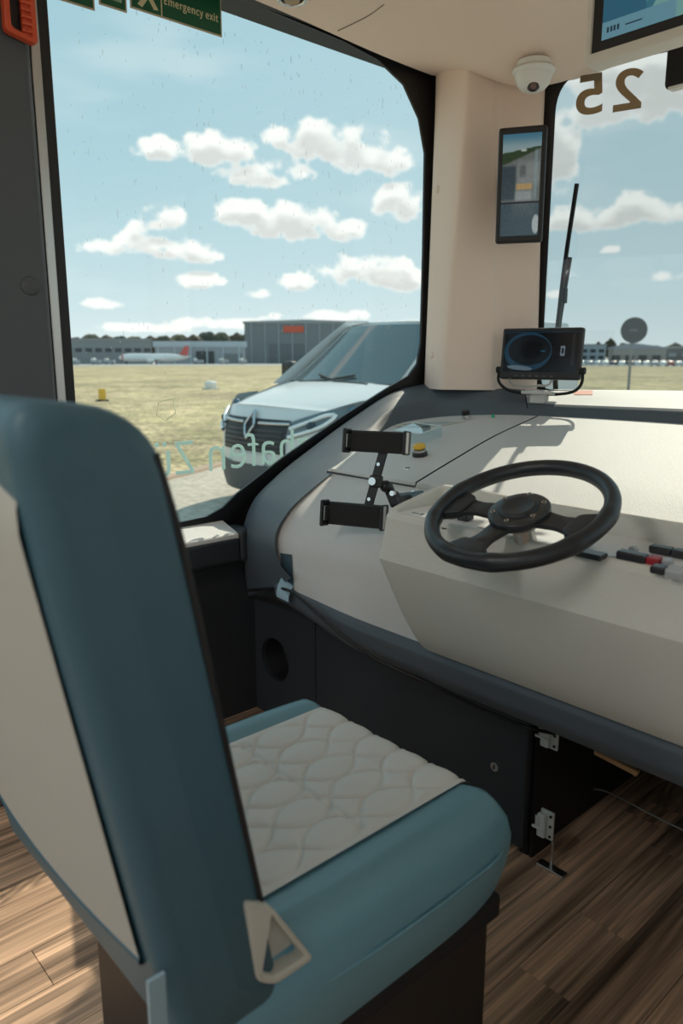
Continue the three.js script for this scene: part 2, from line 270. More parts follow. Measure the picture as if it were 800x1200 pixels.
// door behind the post, on the left
{
  const door = struct('door_1', join([box(-1.90, -1.84, 0.02, 0.5, -0.50, 0.70), box(-1.90, -1.84, 0.5, 1.98, -0.50, -0.42), box(-1.90, -1.84, 0.5, 1.98, 0.62, 0.70), box(-1.90, -1.84, 1.92, 1.98, -0.42, 0.62)]), M.black, 'black framed glazed door');
  const p = sh(new THREE.Mesh(box(-1.871, -1.87, 0.5, 1.92, -0.42, 0.62), M.glassRear)); p.name = 'pane'; door.add(p);
}
// post between door and window
{
  const post = struct('trim_2', box(-1.90, -1.77, 0.0, 2.0, -0.707, -0.475, 0.022, 3), M.post, 'dark grey door post with a round cap');
  const a = sh(new THREE.Mesh(box(-1.805, -1.788, 0.6, 2.0, -0.732, -0.709, 0.004), M.steel)); a.name = 'bright_strip'; post.add(a);
  const b = sh(new THREE.Mesh(box(-1.86, -1.80, 0.57, 2.0, -0.76, -0.732, 0.004), M.black)); b.name = 'seal'; post.add(b);
  const k = onX(-1.771, 35, 335), c = sh(new THREE.Mesh(new THREE.LatheGeometry([[0.0001, 0.007], [0.015, 0.006], [0.0205, 0.003], [0.0215, -0.001]].map(([x, y]) => new THREE.Vector2(x, y)), 28).rotateZ(-Math.PI / 2).translate(k.x + 0.001, k.y, k.z), M.post)); c.name = 'screw_cap'; post.add(c);
}
// A-pillar lining
let pillar;
{
  const col = (z, a, ay, b, by) => [onZ(z, a, ay), onZ(z, b, by)];
  const cols = [[V(-1.862, 0, -2.14), V(-1.862, 0, -2.14)], col(-2.04, 497, 450, 511, 90), col(-2.016, 503, 450, 524, 95), col(-1.992, 516, 450, 543, 120), col(-1.997, 522, 450, 549, 120), col(-2.078, 570, 450, 576, 120), col(-2.092, 577, 450, 582, 120), col(-2.111, 582, 450, 587, 120), col(-2.215, 624, 450, 633, 110), col(-2.239, 629, 450, 638, 110), [V(-1.57, 0, -2.29), V(-1.57, 0, -2.29)]];
  const nu = 40, f0 = crv(cols.map(([a]) => V(a.x, 0, a.z))), f1 = crv(cols.map(([, b]) => V(b.x, 0, b.z)));
  const g = gridGeo((u, v) => { const c = f0(u).lerp(f1(u), clamp((v * 1.15) / 0.98)); return V(c.x, 0.962 + v * 1.028, c.z); }, nu * 2, 12);
  pillar = struct('trim_3', g, M.head, 'beige lined pillar between side window and windscreen');
  for (const [px, py] of [[512, 222], [506, 416]]) { const h = hit(px, py, pillar); const c = sh(new THREE.Mesh(turnTo(new THREE.SphereGeometry(0.0125, 18, 8, 0, 6.2832, 0, 1.57).scale(1, 0.45, 1), h.normal).translate(h.point.x, h.point.y, h.point.z), M.head)); c.name = 'screw_cap'; pillar.add(c); }
}
// windscreen
{
  const X0 = -1.50, X1 = 0.0, pane = struct('window_2', gridGeo((u, v) => { const x = lerp(X0, X1, u); return V(x, lerp(0.86, 2.02, v), wsZ(x)); }, 40, 2), M.glass, 'curved windscreen pane');
  const inn = roundPoly([[-1.483, 0.961], [-0.02, 0.961], [-0.02, 1.948], [-1.483, 1.948]], [0.04, 0.1, 0.1, 0.115], 8), n = 240;
  const walk = (pts) => { const L = [0]; for (let i = 0; i < pts.length; i++) { const a = pts[i], b = pts[(i + 1) % pts.length]; L.push(L[i] + Math.hypot(b[0] - a[0], b[1] - a[1])); } return (t) => { let d = (t % 1) * L[pts.length], i = 0; while (i < pts.length - 1 && L[i + 1] < d) i++; const k = (d - L[i]) / Math.max(1e-9, L[i + 1] - L[i]), a = pts[i], b = pts[(i + 1) % pts.length]; return [lerp(a[0], b[0], k), lerp(a[1], b[1], k)]; }; };
  const w = walk(inn), cx = -0.7515, cy = 1.45;
  const g = gridGeo((u, v) => { const [x, y] = w(u); let ox = x + Math.sign(x - cx) * 0.0, oy = y; const ex = (x - cx) / 0.7315, ey = (y - cy) / 0.489, k = Math.max(Math.abs(ex), Math.abs(ey)); ox = cx + (ex / k) * (0.7315 + 0.06); oy = cy + (ey / k) * (0.489 + 0.09); const X = lerp(x, ox, v), Y = lerp(y, oy, v); return V(X, Y, wsZ(X) + 0.006); }, n, 3);
  const m = sh(new THREE.Mesh(g, M.frit)); m.name = 'window_frame'; m.userData.label = 'black printed border of the windscreen'; pane.add(m);
}
// ledge under the side window
{
  const z1 = -1.19, led = thing('window_ledge', 'grey ledge with dark front edge under the left side window', 'ledge', V(-1.80, 0.5, -0.95));
  const sh2 = roundPoly([[-1.845, 0.56], [-1.845, 0.605], [-1.757, 0.578], [-1.757, 0.545]], [0.004, 0.004, 0.010, 0.004], 4);
  part(led, 'top', extr(shapeOf(sh2), -z1 - 0.712).translate(0, 0, z1), M.ledge);
  part(led, 'front_edge', box(-1.80, -1.752, 0.495, 0.568, z1 - 0.005, -0.712, 0.012), M.slateDeep, 'dark blue-grey front edge');
  part(led, 'end_piece', box(-1.84, -1.75, 0.49, 0.59, z1 - 0.05, z1, 0.02), M.slateDeep);
}

// ================================================================== DASHBOARD
const dash = thing('dashboard', 'cream and slate grey wraparound dashboard below the windscreen', 'dashboard', V(-1.0, 0, -1.8));
// outer / crease / inner lines of the slate surround, from the lower left corner up and along the windscreen
const rim = [
  [onZ(-1.255, 289, 700), onZ(-1.17, 312, 692), onZ(-1.13, 331, 683)],
  [onX(-1.79, 286, 655), onZ(-1.175, 302, 655), onZ(-1.14, 317, 655)],
  [onX(-1.795, 285, 620), onZ(-1.185, 303, 622), onZ(-1.155, 316, 625)],
  [onX(-1.80, 296, 588), onZ(-1.225, 320, 590), onZ(-1.195, 331, 597)],
  [onX(-1.805, 325, 557), onZ(-1.315, 352, 562), onZ(-1.29, 361, 569)],
  [onX(-1.815, 365, 525), onZ(-1.455, 391, 535), onZ(-1.44, 399, 541)],
  [onX(-1.825, 415, 488), onZ(-1.655, 432, 503), onZ(-1.64, 437, 513)],
  [onX(-1.825, 460, 460), onZ(-1.81, 463, 478), onZ(-1.79, 466, 497)],
  [onZ(-2.035, 499, 450), onZ(-1.965, 508, 470), onZ(-1.94, 512, 489)],
  [onZ(-2.14, 580, 450), onZ(-2.05, 583, 471), onZ(-2.02, 584, 486)],
  [onZ(-2.28, 640, 456), onZ(-2.10, 645, 474), onZ(-2.07, 646, 488)],
  [onZ(-2.33, 720, 457), onZ(-2.115, 722, 477), onZ(-2.085, 722, 492)],
  [onZ(-2.36, 800, 458), onZ(-2.115, 800, 480), onZ(-2.085, 800, 497)],
  [V(-0.6, 0.972, -2.39), V(-0.5, 0.930, -2.115), V(-0.5, 0.890, -2.085)],
  [V(0.35, 0.972, -2.30), V(0.35, 0.930, -2.115), V(0.35, 0.890, -2.085)],
];
const rimO = crv(rim.map((r) => r[0])), rimM = crv(rim.map((r) => r[1])), rimI = crv(rim.map((r) => r[2]));
const NR = rim.length - 1; let shelf, surround;
{
  const sect = (t) => { const o = rimO(t), m = rimM(t), i = rimI(t); return [o.clone().add(V(0, -0.03, 0)), o, o.clone().lerp(m, 0.5).add(V(0, 0.004, 0)), m.clone().lerp(o, 0.16).add(V(0, 0.001, 0)), m.clone().lerp(o, 0.03), m.clone().lerp(i, 0.18), m.clone().lerp(i, 0.45), i, i.clone().add(i.clone().sub(m).multiplyScalar(0.5))]; };
  const cut = 9.55 / NR;
  const strip = (t0, t1, nu) => gridGeo((u, v) => { const s = sect(lerp(t0, t1, u)), q = v * (s.length - 1), k = Math.min(s.length - 2, Math.floor(q)); return s[k].clone().lerp(s[k + 1], q - k); }, nu, 24);
  surround = part(dash, 'surround', strip(0, cut, 150), M.slate, 'slate grey surround rising beside the window');
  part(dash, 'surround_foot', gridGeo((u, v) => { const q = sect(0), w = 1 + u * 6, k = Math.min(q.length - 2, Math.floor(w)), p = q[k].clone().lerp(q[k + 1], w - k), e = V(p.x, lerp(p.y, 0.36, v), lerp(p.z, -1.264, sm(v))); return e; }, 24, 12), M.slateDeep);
  // right of the joint the top is pale and the riser slate
  const pale = gridGeo((u, v) => { const s = sect(lerp(cut, 1, u)), q = v * 4, k = Math.min(3, Math.floor(q)); return s[k].clone().lerp(s[k + 1], q - k); }, 60, 12);
  shelf = part(dash, 'windscreen_shelf', pale, M.cream, 'pale shelf along the foot of the windscreen');
  part(dash, 'riser', gridGeo((u, v) => { const s = sect(lerp(cut, 1, u)), q = 4 + v * 4, k = Math.min(7, Math.floor(q)); return s[k].clone().lerp(s[k + 1], q - k); }, 60, 12), M.slate);
  part(dash, 'joint', tube([0, 0.25, 0.5, 0.75, 1].map((v) => { const s = sect(cut), q = 1 + v * 5, k = Math.floor(q); return s[k].clone().lerp(s[k + 1], q - k).add(V(0, 0.0008, 0)); }), 0.0016, 20, 6), M.blackMatt);
}
// cream insert: lower face, pod top, hood
const A = onZ(-1.385, 381, 553), B = onZ(-1.385, 487, 571);
const tA = 4.55 / NR, tD = 7.2 / NR, tC = 9.75 / NR;
let face, pod, hood;
{
  const sub = (c, t0, t1) => (t) => c(lerp(t0, t1, t));
  const down = (p, d) => V(p.x, p.y - d, p.z);
  // lower face
  const A2 = rimI(tA);
  const right = crv([V(-0.85, 0.478, -1.125), V(-0.85, 0.57, -1.128), V(-0.85, 0.65, -1.14), V(-0.85, 0.685, -1.18), V(-0.85, 0.712, -1.27), V(-0.85, 0.752, -1.385)]);
  const bot = crv([rimI(0), V(-1.32, 0.487, -1.126), V(-1.05, 0.482, -1.125), V(-0.85, 0.478, -1.125)]), top = crv([A2, A.clone().lerp(B, 0.2), B, V(-0.85, 0.752, -1.385)]);
  face = part(dash, 'lower_face', coons(bot, top, sub(rimI, 0, tA), right, 60, 40), M.cream, 'cream leather lower face');
  part(dash, 'lower_face', coons(line(V(-0.85, 0.478, -1.125), V(0.35, 0.478, -1.125)), line(V(-0.85, 0.752, -1.385), V(0.35, 0.752, -1.385)), right, (t) => right(t).add(V(1.2, 0, 0)), 4, 30), M.cream);
  // pod top
  const Ctop = rimI(tC), seam = crv([B, onZ(-1.60, 533, 541), onZ(-1.84, 580, 512), Ctop]);
  const front = crv([A2, A.clone().lerp(B, 0.2), B]);
  const edge = 0.012;
  pod = part(dash, 'pod_top', coons((t) => front(t).add(V(0, edge * sstep(0, 0.2, t), 0)), sub(rimI, tD, tC), sub(rimI, tA, tD), (t) => seam(t).add(V(-0.0035, edge * (1 - t), 0)), 40, 30), M.cream, 'cream leather pod with key switch and button');
  part(dash, 'pod_edge', gridGeo((u, v) => front(u).add(V(0, edge * sstep(0, 0.2, u) * (1 - v) - 0.002 * v, 0.004 * Math.sin(v * 3.14) - 0.003 * v)), 40, 5), M.cream);
  part(dash, 'seam', tube([0.03, 0.2, 0.4, 0.6, 0.8, 1].map((t) => front(t).add(V(0, 0.0015, 0.001))), 0.0028, 50, 6), M.slateDeep);
  part(dash, 'pod_edge', gridGeo((u, v) => seam(u).add(V(-0.0035 - 0.004 * v, edge * (1 - u) - 0.02 * v, 0)), 40, 4), M.slateDeep);
  // hood
  const hz = [[-1.385, 0.765], [-1.43, 0.784], [-1.60, 0.812], [-1.84, 0.848], [-2.085, 0.890]];
  const seamR = (t) => seam(t).add(V(0.004, edge * (1 - t), 0));
  const end = crv(hz.map(([z, y]) => V(0.35, y, z)));
  hood = part(dash, 'hood', coons(crv([B.clone().add(V(0.004, edge, 0)), V(-1.0, 0.767, -1.385), V(-0.4, 0.773, -1.385), V(0.35, 0.765, -1.385)]), (t) => rimI(lerp(tC, 1, t)), seamR, end, 80, 40, (q, u, v) => { q.y += 0.006 * Math.sin(Math.PI * v) * sstep(0, 0.25, u); return q; }), M.cream, 'broad cream leather hood in front of the steering wheel');
  part(dash, 'hood_edge', gridGeo((u, v) => { const q = crv([B.clone().add(V(0.004, edge, 0)), V(-1.0, 0.767, -1.385), V(-0.4, 0.773, -1.385), V(0.35, 0.765, -1.385)])(u); return q.add(V(0, -0.02 * v, 0.004 * Math.sin(v * 3.1))); }, 60, 4), M.cream);
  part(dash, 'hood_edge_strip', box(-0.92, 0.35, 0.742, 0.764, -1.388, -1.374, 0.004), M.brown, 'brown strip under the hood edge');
}
// padded lower roll
{
  const prof = [[0.0, 0.455], [0.012, 0.45], [0.018, 0.435], [0.014, 0.40], [-0.005, 0.372], [-0.04, 0.36], [-0.16, 0.362]];
  part(dash, 'padded_roll', gridGeo((u, v) => {
    const x = lerp(-1.50, 0.35, u), q = v * (prof.length - 1), k = Math.min(prof.length - 2, Math.floor(q)), a = prof[k], b = prof[k + 1], s = q - k, dz = lerp(a[0], b[0], s), y = lerp(a[1], b[1], s), f = sstep(-1.52, -1.15, x);
    return V(x, lerp(0.503, 0.490, f) - (0.457 - y) * lerp(0.55, 1.0, f), -1.127 + dz * lerp(0.5, 1, f) - 0.004 * (1 - f));
  }, 60, 24), M.slate, 'slate padded roll below the cream face');
}
// fascia below the roll: side strip with round speaker hole, cabinet door, footwell
{
  const zF = -1.27;
  const xl = onZ(zF, 288, 760).x, xm = onZ(zF, 370, 780).x, xr = onZ(zF, 617, 900).x;
  const sp = onZ(zF, 322, 773);
  const s = shapeOf([[xl, 0.0], [xm - 0.002, 0.0], [xm - 0.002, 0.44], [xl + 0.06, 0.47], [xl, 0.47]]); const hole = new THREE.Path(); hole.absellipse(sp.x, sp.y, 0.066, 0.066, 0, Math.PI * 2); s.holes.push(hole);
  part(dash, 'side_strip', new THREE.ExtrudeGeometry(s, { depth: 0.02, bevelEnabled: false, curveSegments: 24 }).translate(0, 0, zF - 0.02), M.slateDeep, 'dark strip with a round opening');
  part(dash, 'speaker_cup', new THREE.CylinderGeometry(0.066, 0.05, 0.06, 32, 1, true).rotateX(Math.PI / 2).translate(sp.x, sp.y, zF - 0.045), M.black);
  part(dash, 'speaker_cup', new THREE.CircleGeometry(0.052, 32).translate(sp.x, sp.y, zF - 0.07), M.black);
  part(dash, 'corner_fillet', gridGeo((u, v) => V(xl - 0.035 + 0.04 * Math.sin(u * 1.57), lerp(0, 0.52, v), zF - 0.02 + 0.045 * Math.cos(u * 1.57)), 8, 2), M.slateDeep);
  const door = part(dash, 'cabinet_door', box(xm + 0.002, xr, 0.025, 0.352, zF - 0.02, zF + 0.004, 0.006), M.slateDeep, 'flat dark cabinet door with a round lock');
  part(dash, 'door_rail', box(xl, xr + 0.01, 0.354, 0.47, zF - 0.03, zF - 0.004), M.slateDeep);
  part(dash, 'plinth', box(xl, xr, 0, 0.024, zF - 0.06, zF - 0.03), M.black);
  const lk = onZ(zF + 0.005, 580, 898);
  const lock = part(door, 'lock', cyl(0.0105, 0.0115, 0.006, 20).rotateX(Math.PI / 2).translate(lk.x, lk.y, zF + 0.006), M.chrome, 'small round chrome lock');
  const q = new THREE.Mesh(new THREE.BoxGeometry(0.0022, 0.010, 0.002).translate(lk.x - -dash.position.x * 0, lk.y, zF + 0.0095), M.black);
  part(dash, 'lock_slot', q.geometry, M.black);
  // footwell
  part(dash, 'footwell_side', box(xr - 0.02, xr, 0, 0.44, -1.95, zF - 0.02), M.black);
  part(dash, 'footwell_back', box(xr - 0.02, RIGHT, 0, 0.5, -1.92, -1.90), M.black);
  part(dash, 'footwell_top', box(xr - 0.02, RIGHT, 0.42, 0.44, -1.92, -1.30), M.black);
  // hinges on the frame beside the missing door
  const frame = part(dash, 'door_frame', box(xr + 0.004, xr + 0.012, 0.0, 0.43, zF - 0.10, zF - 0.02), M.black);
  const hin = (px, py, w, h, thin) => {
    const c = onZ(zF - 0.03, px, py), gs = [rb(w, h, 0.006, 0.002, c.x, c.y, c.z)];
    if (!thin) gs.push(rb(w * 0.62, h * 0.84, 0.012, 0.004, c.x - w * 0.26, c.y - h * 0.03, c.z + 0.008), cyl(0.006, 0.006, h * 0.36, 12).translate(c.x - w * 0.5, c.y + h * 0.10, c.z + 0.012), rb(w * 0.9, 0.006, 0.006, 0.002, c.x - w * 0.42, c.y - h * 0.12, c.z + 0.015));
    const m = part(dash, 'hinge', join(gs), S(lin(0.58, 0.63, 0.61), 0.45), 'white plastic hinge');
    if (!thin) for (const [a, b] of [[0.30, 0.36], [0.30, 0.0], [0.30, -0.36]]) { part(m, 'screw', cyl(0.0032, 0.0032, 0.002, 10).rotateX(Math.PI / 2).translate(c.x + w * a, c.y + h * b, c.z + 0.004), M.black); }
  };
  hin(646, 860, 0.034, 0.066); hin(641, 966, 0.032, 0.066); hin(621, 852, 0.008, 0.05, true); hin(617, 952, 0.008, 0.06, true);
  part(dash, 'floor_bracket', join([box(...(() => { const c = onY(0.004, 648, 1018); return [c.x - 0.035, c.x + 0.03, 0, 0.006, c.z - 0.01, c.z + 0.012]; })(), 0.002), box(...(() => { const c = onY(0.004, 648, 1018); return [c.x - 0.012, c.x - 0.006, 0, 0.06, c.z - 0.01, c.z - 0.004]; })(), 0.002)]), M.steel);
}

// ------------------------------------------------------------------ switch console with the steering wheel
const con = thing('switch_console', 'cream leather switch console jutting from the dashboard under the steering wheel', 'console', V(-0.5, 0.45, -1.08));
const PANEL_Y = 0.7835;
{
  const lv = [[0.478, -1.135, 0.02], [0.482, -1.115, 0.02], [0.49, -1.10, 0.019], [0.505, -1.086, 0.018], [0.53, -1.068, 0.016], [0.56, -1.051, 0.012], [0.59, -1.036, 0.008], [0.62, -1.022, 0.005], [0.65, -1.008, 0.003], [0.69, -0.990, 0.0], [0.698, -0.987, 0.0], [0.706, -0.9885, 0.001], [0.74, -0.996, 0.004], [0.776, -1.0005, 0.006], [0.784, -1.004, 0.010]];
  const ring = (y, zf, inset, off = 0) => roundPoly([[-1.004 + inset + off, -1.175 + off], [0.30, -1.175 + off], [0.30, zf - off], [-1.004 + inset + off, zf - off]], [0.012, 0.005, 0.03, 0.035], 8);
  const rows = lv.map(([y, zf, i]) => ring(y, Math.max(zf, -1.172), i).map(([x, z]) => V(x, y + (y > 0.75 ? (-1.0 - z) * 0.2 * (y - 0.75) / 0.034 : 0), z)));
  const lip = (off, dy) => ring(0, -1.004, 0.010, off).map(([x, z]) => V(x, 0.784 + dy + (-1.0 - z) * 0.2, z));
  rows.push(lip(0.003, 0.0025), lip(0.009, 0.002), lip(0.0115, -0.001), lip(0.012, -0.004), ring(0, -1.004, 0.010, 0.013).map(([x, z]) => V(x, PANEL_Y - 0.006, z)));
  const n = rows[0].length;
  const g = gridGeo((u, v) => rows[Math.round(v * (rows.length - 1))][Math.round(u * n) % n], n, rows.length - 1);
  part(con, 'body', toCreasedNormals(g, 0.24), M.creamBox, 'cream leather box with a stitched crease');
  // white printed switch panel
  const tex = new THREE.CanvasTexture((() => {
    const c = document.createElement('canvas'); c.width = 2048; c.height = 256; const k = c.getContext('2d'); k.fillStyle = '#e4e4e2'; k.fillRect(0, 0, 2048, 256); k.fillStyle = '#15151a';
    const tri = (x, y, s) => { k.beginPath(); k.moveTo(x, y); k.lineTo(x + s, y - s * 0.5); k.lineTo(x + s * 0.9, y + s * 0.45); k.fill(); };
    tri(620, 222, 40); tri(700, 226, 46); tri(960, 228, 60); tri(1040, 224, 50); k.fillRect(40, 190, 26, 10); k.fillRect(74, 182, 14, 22); k.fillRect(100, 196, 30, 8); k.fillRect(150, 60, 30, 7); k.beginPath(); k.arc(470, 200, 14, 0, 7); k.lineWidth = 6; k.strokeStyle = '#15151a'; k.stroke(); k.fillRect(300, 206, 46, 8); k.fillRect(330, 190, 10, 16);
    return c;
  })()); tex.colorSpace = THREE.SRGBColorSpace;
  const pm = new THREE.MeshStandardMaterial({ map: tex, roughness: 0.35, side: THREE.DoubleSide }); pm.userData.ownUV = true;
  part(con, 'switch_panel', gridGeo((u, v) => V(lerp(-0.985, 0.29, u), PANEL_Y, lerp(-1.013, -1.163, v)), 1, 1), pm, 'white printed switch panel');
  // rocker switches: a frame and a tilted cap each
  const sw = (px, py, w, d, h, tilt, mat, along = 0, label) => {
    const c = onY(PANEL_Y + h * 0.5, px, py), gg = rb(w, h, d, Math.min(0.003, h * 0.3), 0, 0, 0).rotateX(tilt).rotateY(along).translate(c.x, PANEL_Y + h * 0.5 + 0.001, c.z);
    return part(con, 'rocker_switch', gg, mat, label);
  };
  const grey = S(lin(0.42, 0.44, 0.46), 0.35), blk = S(lin(0.03, 0.03, 0.035), 0.25), pw = [0.062, 0.020, 0.012];
  sw(689, 650, 0.052, 0.024, 0.009, 0.06, blk); sw(670, 636, 0.020, 0.020, 0.016, -0.10, blk); sw(683, 634, 0.030, 0.022, 0.016, 0.25, grey, 0, 'grey rocker cap');
  sw(741, 654, 0.044, 0.018, 0.016, 0.08, blk); sw(766, 659, 0.018, 0.018, 0.015, 0.08, M.redDark, 0, 'red rocker cap'); sw(782, 661, 0.012, 0.018, 0.014, 0.08, grey);
  sw(772, 668, 0.020, 0.018, 0.011, 0.1, blk); sw(792, 672, 0.024, 0.020, 0.014, 0.25, grey); sw(742, 645, 0.012, 0.014, 0.010, 0, grey); sw(775, 645, 0.034, 0.018, 0.012, 0.05, blk); sw(800, 650, 0.030, 0.018, 0.012, 0.05, blk);
  sw(527, 603, 0.024, 0.022, 0.012, 0.1, blk); sw(545, 606, 0.024, 0.022, 0.012, 0.1, blk); sw(520, 620, 0.010, 0.004, 0.002, 0, blk); sw(815, 668, 0.03, 0.02, 0.012, 0.1, blk); sw(850, 672, 0.044, 0.02, 0.012, 0.1, blk);
}
{
  const T = 23 * Math.PI / 180, c = EYE.clone().addScaledVector(ray(608, 599), 1.20);
  const w = thing('steering_wheel', 'black leather three-spoke steering wheel above the cream switch console', 'steering wheel', c); w.rotation.x = T; w.scale.setScalar(0.906);
  const R = 0.156;
  local(w, 'rim', gridGeo((u, v) => {
    const a = u * Math.PI * 2, b = v * Math.PI * 2; let bump = 0; for (const s of [0.12, Math.PI - 0.12, Math.PI / 2]) { let d = Math.abs(Math.atan2(Math.sin(a - s), Math.cos(a - s))); bump += Math.exp(-((d - 0.30) ** 2) / 0.012) * 0.0016; }
    const r = 0.0150 + bump, q = R + r * 0.95 * Math.cos(b); return V(Math.cos(a) * q, r * Math.sin(b), Math.sin(a) * q);
  }, 160, 18, true), M.rubber, 'thick black leather rim');
  const spoke = (ang) => {
    const p = roundPoly([[0.035, -0.024], [0.085, -0.017], [0.112, -0.024], [0.150, -0.040], [0.150, 0.040], [0.112, 0.024], [0.085, 0.017], [0.035, 0.024]], 0.010, 4);
    return extr(shapeOf(p), 0.006, 0.0015).rotateX(Math.PI / 2).rotateY(-ang).translate(0, -0.004, 0);
  };
  const spokeMat = S(lin(0.016, 0.018, 0.021), 0.35);
  for (const a of [0.06, Math.PI - 0.06, 1.74]) {
    const m = local(w, 'spoke', spoke(a), spokeMat);
    local(m, 'grip_pad', extr(shapeOf(roundPoly([[0.104, -0.026], [0.150, -0.046], [0.150, 0.046], [0.104, 0.026]], 0.012, 4)), 0.010, 0.003).rotateX(Math.PI / 2).rotateY(-a).translate(0, -0.001, 0), M.rubber);
  }
  const hub = local(w, 'hub', new THREE.LatheGeometry([[0.0001, -0.016], [0.048, -0.016], [0.055, -0.008], [0.0555, 0.002], [0.052, 0.006], [0.034, 0.0065]].map(([x, y]) => new THREE.Vector2(x, y)), 40), S(lin(0.03, 0.034, 0.038), 0.3));
  local(w, 'horn_cap', new THREE.LatheGeometry([[0.036, 0.004], [0.035, 0.010], [0.031, 0.0125], [0.026, 0.0115], [0.012, 0.009], [0.0001, 0.0085]].map(([x, y]) => new THREE.Vector2(x, y)), 40), M.rubber);
  for (let k = 0; k < 6; k++) { const a = k * Math.PI / 3 + 0.4, b = local(hub, 'bolt', new THREE.CylinderGeometry(0.0042, 0.0042, 0.004, 12).translate(Math.cos(a) * 0.0445, 0.0075, Math.sin(a) * 0.0445), M.chrome); local(b, 'socket', new THREE.CylinderGeometry(0.0022, 0.0022, 0.001, 6).translate(Math.cos(a) * 0.0445, 0.0097, Math.sin(a) * 0.0445), M.black); }
  local(w, 'column', cyl(0.019, 0.021, 0.10, 28).translate(0, -0.062, 0), M.steel, 'short silver steering column');
}

// ------------------------------------------------------------------ small things on the dashboard
const DASHTOP = [face, pod, hood];
{ // key switch, knob, green button
  let h = hit(478, 549, pod);
  const k = thing('key_switch', 'small oval chrome key switch set in the cream pod', 'switch', h.point);
  part(k, 'ring', turnTo(new THREE.TorusGeometry(0.0095, 0.0025, 10, 24).rotateX(Math.PI / 2), h.normal).translate(h.point.x, h.point.y, h.point.z), M.chrome);
  part(k, 'keyhole', turnTo(cyl(0.0085, 0.0085, 0.003, 20), h.normal).translate(h.point.x, h.point.y, h.point.z), M.black);
  h = hit(546, 491, pod, hood);
  const b = thing('push_knob', 'black capped silver knob beside the dark surround', 'knob', h.point);
  part(b, 'collar', turnTo(cyl(0.0135, 0.014, 0.016, 24).translate(0, 0.006, 0), h.normal).translate(h.point.x, h.point.y, h.point.z), M.chrome);
  part(b, 'cap', turnTo(cyl(0.0125, 0.0125, 0.014, 24).translate(0, 0.021, 0), h.normal).translate(h.point.x, h.point.y, h.point.z), M.black);
  h = hit(577.5, 489.5, pod, hood);
  const g = thing('green_button', 'tiny green button on the cream dashboard', 'button', h.point);
  part(g, 'collar', turnTo(cyl(0.0065, 0.007, 0.004, 16), h.normal).translate(h.point.x, h.point.y, h.point.z), M.steel);
  part(g, 'cap', turnTo(cyl(0.0052, 0.0052, 0.010, 16).translate(0, 0.005, 0), h.normal).translate(h.point.x, h.point.y, h.point.z), M.green);
}
{ // recessed glass panel and the yellow button under a clear cover
  const h4 = [[462, 500], [520, 499], [545, 494], [482, 490]].map(([x, y]) => hit(x, y, pod));
  const P = h4.map((h) => h.point.clone().addScaledVector(h.normal, 0.002));
  const t = thing('flat_display', 'flat glossy grey panel lying on the cream pod', 'panel', P[0]);
  part(t, 'glass', coons(line(P[0], P[1]), line(P[3], P[2]), line(P[0], P[3]), line(P[1], P[2]), 6, 6), S(lin(0.42, 0.50, 0.52), 0.08));
  part(t, 'border', join([[0, 1], [1, 2], [2, 3], [3, 0]].map(([a, b]) => tube([P[a], P[a].clone().lerp(P[b], 0.5), P[b]], 0.0018, 8, 6))), M.beige);
  const hy = hit(492, 534, pod), n = hy.normal, yb = thing('stop_button', 'yellow topped push button under a clear cover', 'button', hy.point);
  const put = (g, d = 0) => turnTo(g.translate(0, d, 0), n).translate(hy.point.x, hy.point.y, hy.point.z);
  part(yb, 'base', put(cyl(0.020, 0.022, 0.012, 28), 0.006), M.black);
  part(yb, 'collar', put(cyl(0.0185, 0.0185, 0.008, 28), 0.015), M.steel);
  part(yb, 'cap', put(new THREE.LatheGeometry([[0.0001, 0.012], [0.012, 0.011], [0.0175, 0.007], [0.0185, 0], [0.015, -0.003]].map(([x, y]) => new THREE.Vector2(x, y)), 28), 0.024), M.yellow, 'yellow cap');
  // clear hinged cover
  const hc = hit(500, 516, pod), cv = thing('clear_cover', 'clear plastic hinged cover over the yellow button', 'cover', hc.point);
  const q = new THREE.Quaternion().setFromUnitVectors(V(0, 1, 0), hc.normal), put2 = (g) => g.applyQuaternion(q).translate(hc.point.x, hc.point.y, hc.point.z);
  part(cv, 'lid', put2(new THREE.BoxGeometry(0.11, 0.0005, 0.095).translate(-0.035, 0.034, 0.0)), M.clear);
  part(cv, 'side_wall', put2(join([new THREE.BoxGeometry(0.0005, 0.034, 0.095).translate(0.02, 0.017, 0), new THREE.BoxGeometry(0.0005, 0.034, 0.095).translate(-0.09, 0.017, 0), new THREE.BoxGeometry(0.11, 0.034, 0.0005).translate(-0.035, 0.017, 0.0475), new THREE.BoxGeometry(0.11, 0.034, 0.0005).translate(-0.035, 0.017, -0.0475)])), M.clear);
  part(cv, 'rim', put2(join([[0.02, 0.0475, 0.02, -0.0475], [-0.09, 0.0475, -0.09, -0.0475], [-0.09, 0.0475, 0.02, 0.0475], [-0.09, -0.0475, 0.02, -0.0475]].map(([a, b, c, d]) => tube([V(a, 0.034, b), V((a + c) / 2, 0.034, (b + d) / 2), V(c, 0.034, d)], 0.0016, 4, 6)))), S(lin(0.62, 0.72, 0.73), 0.2));
}
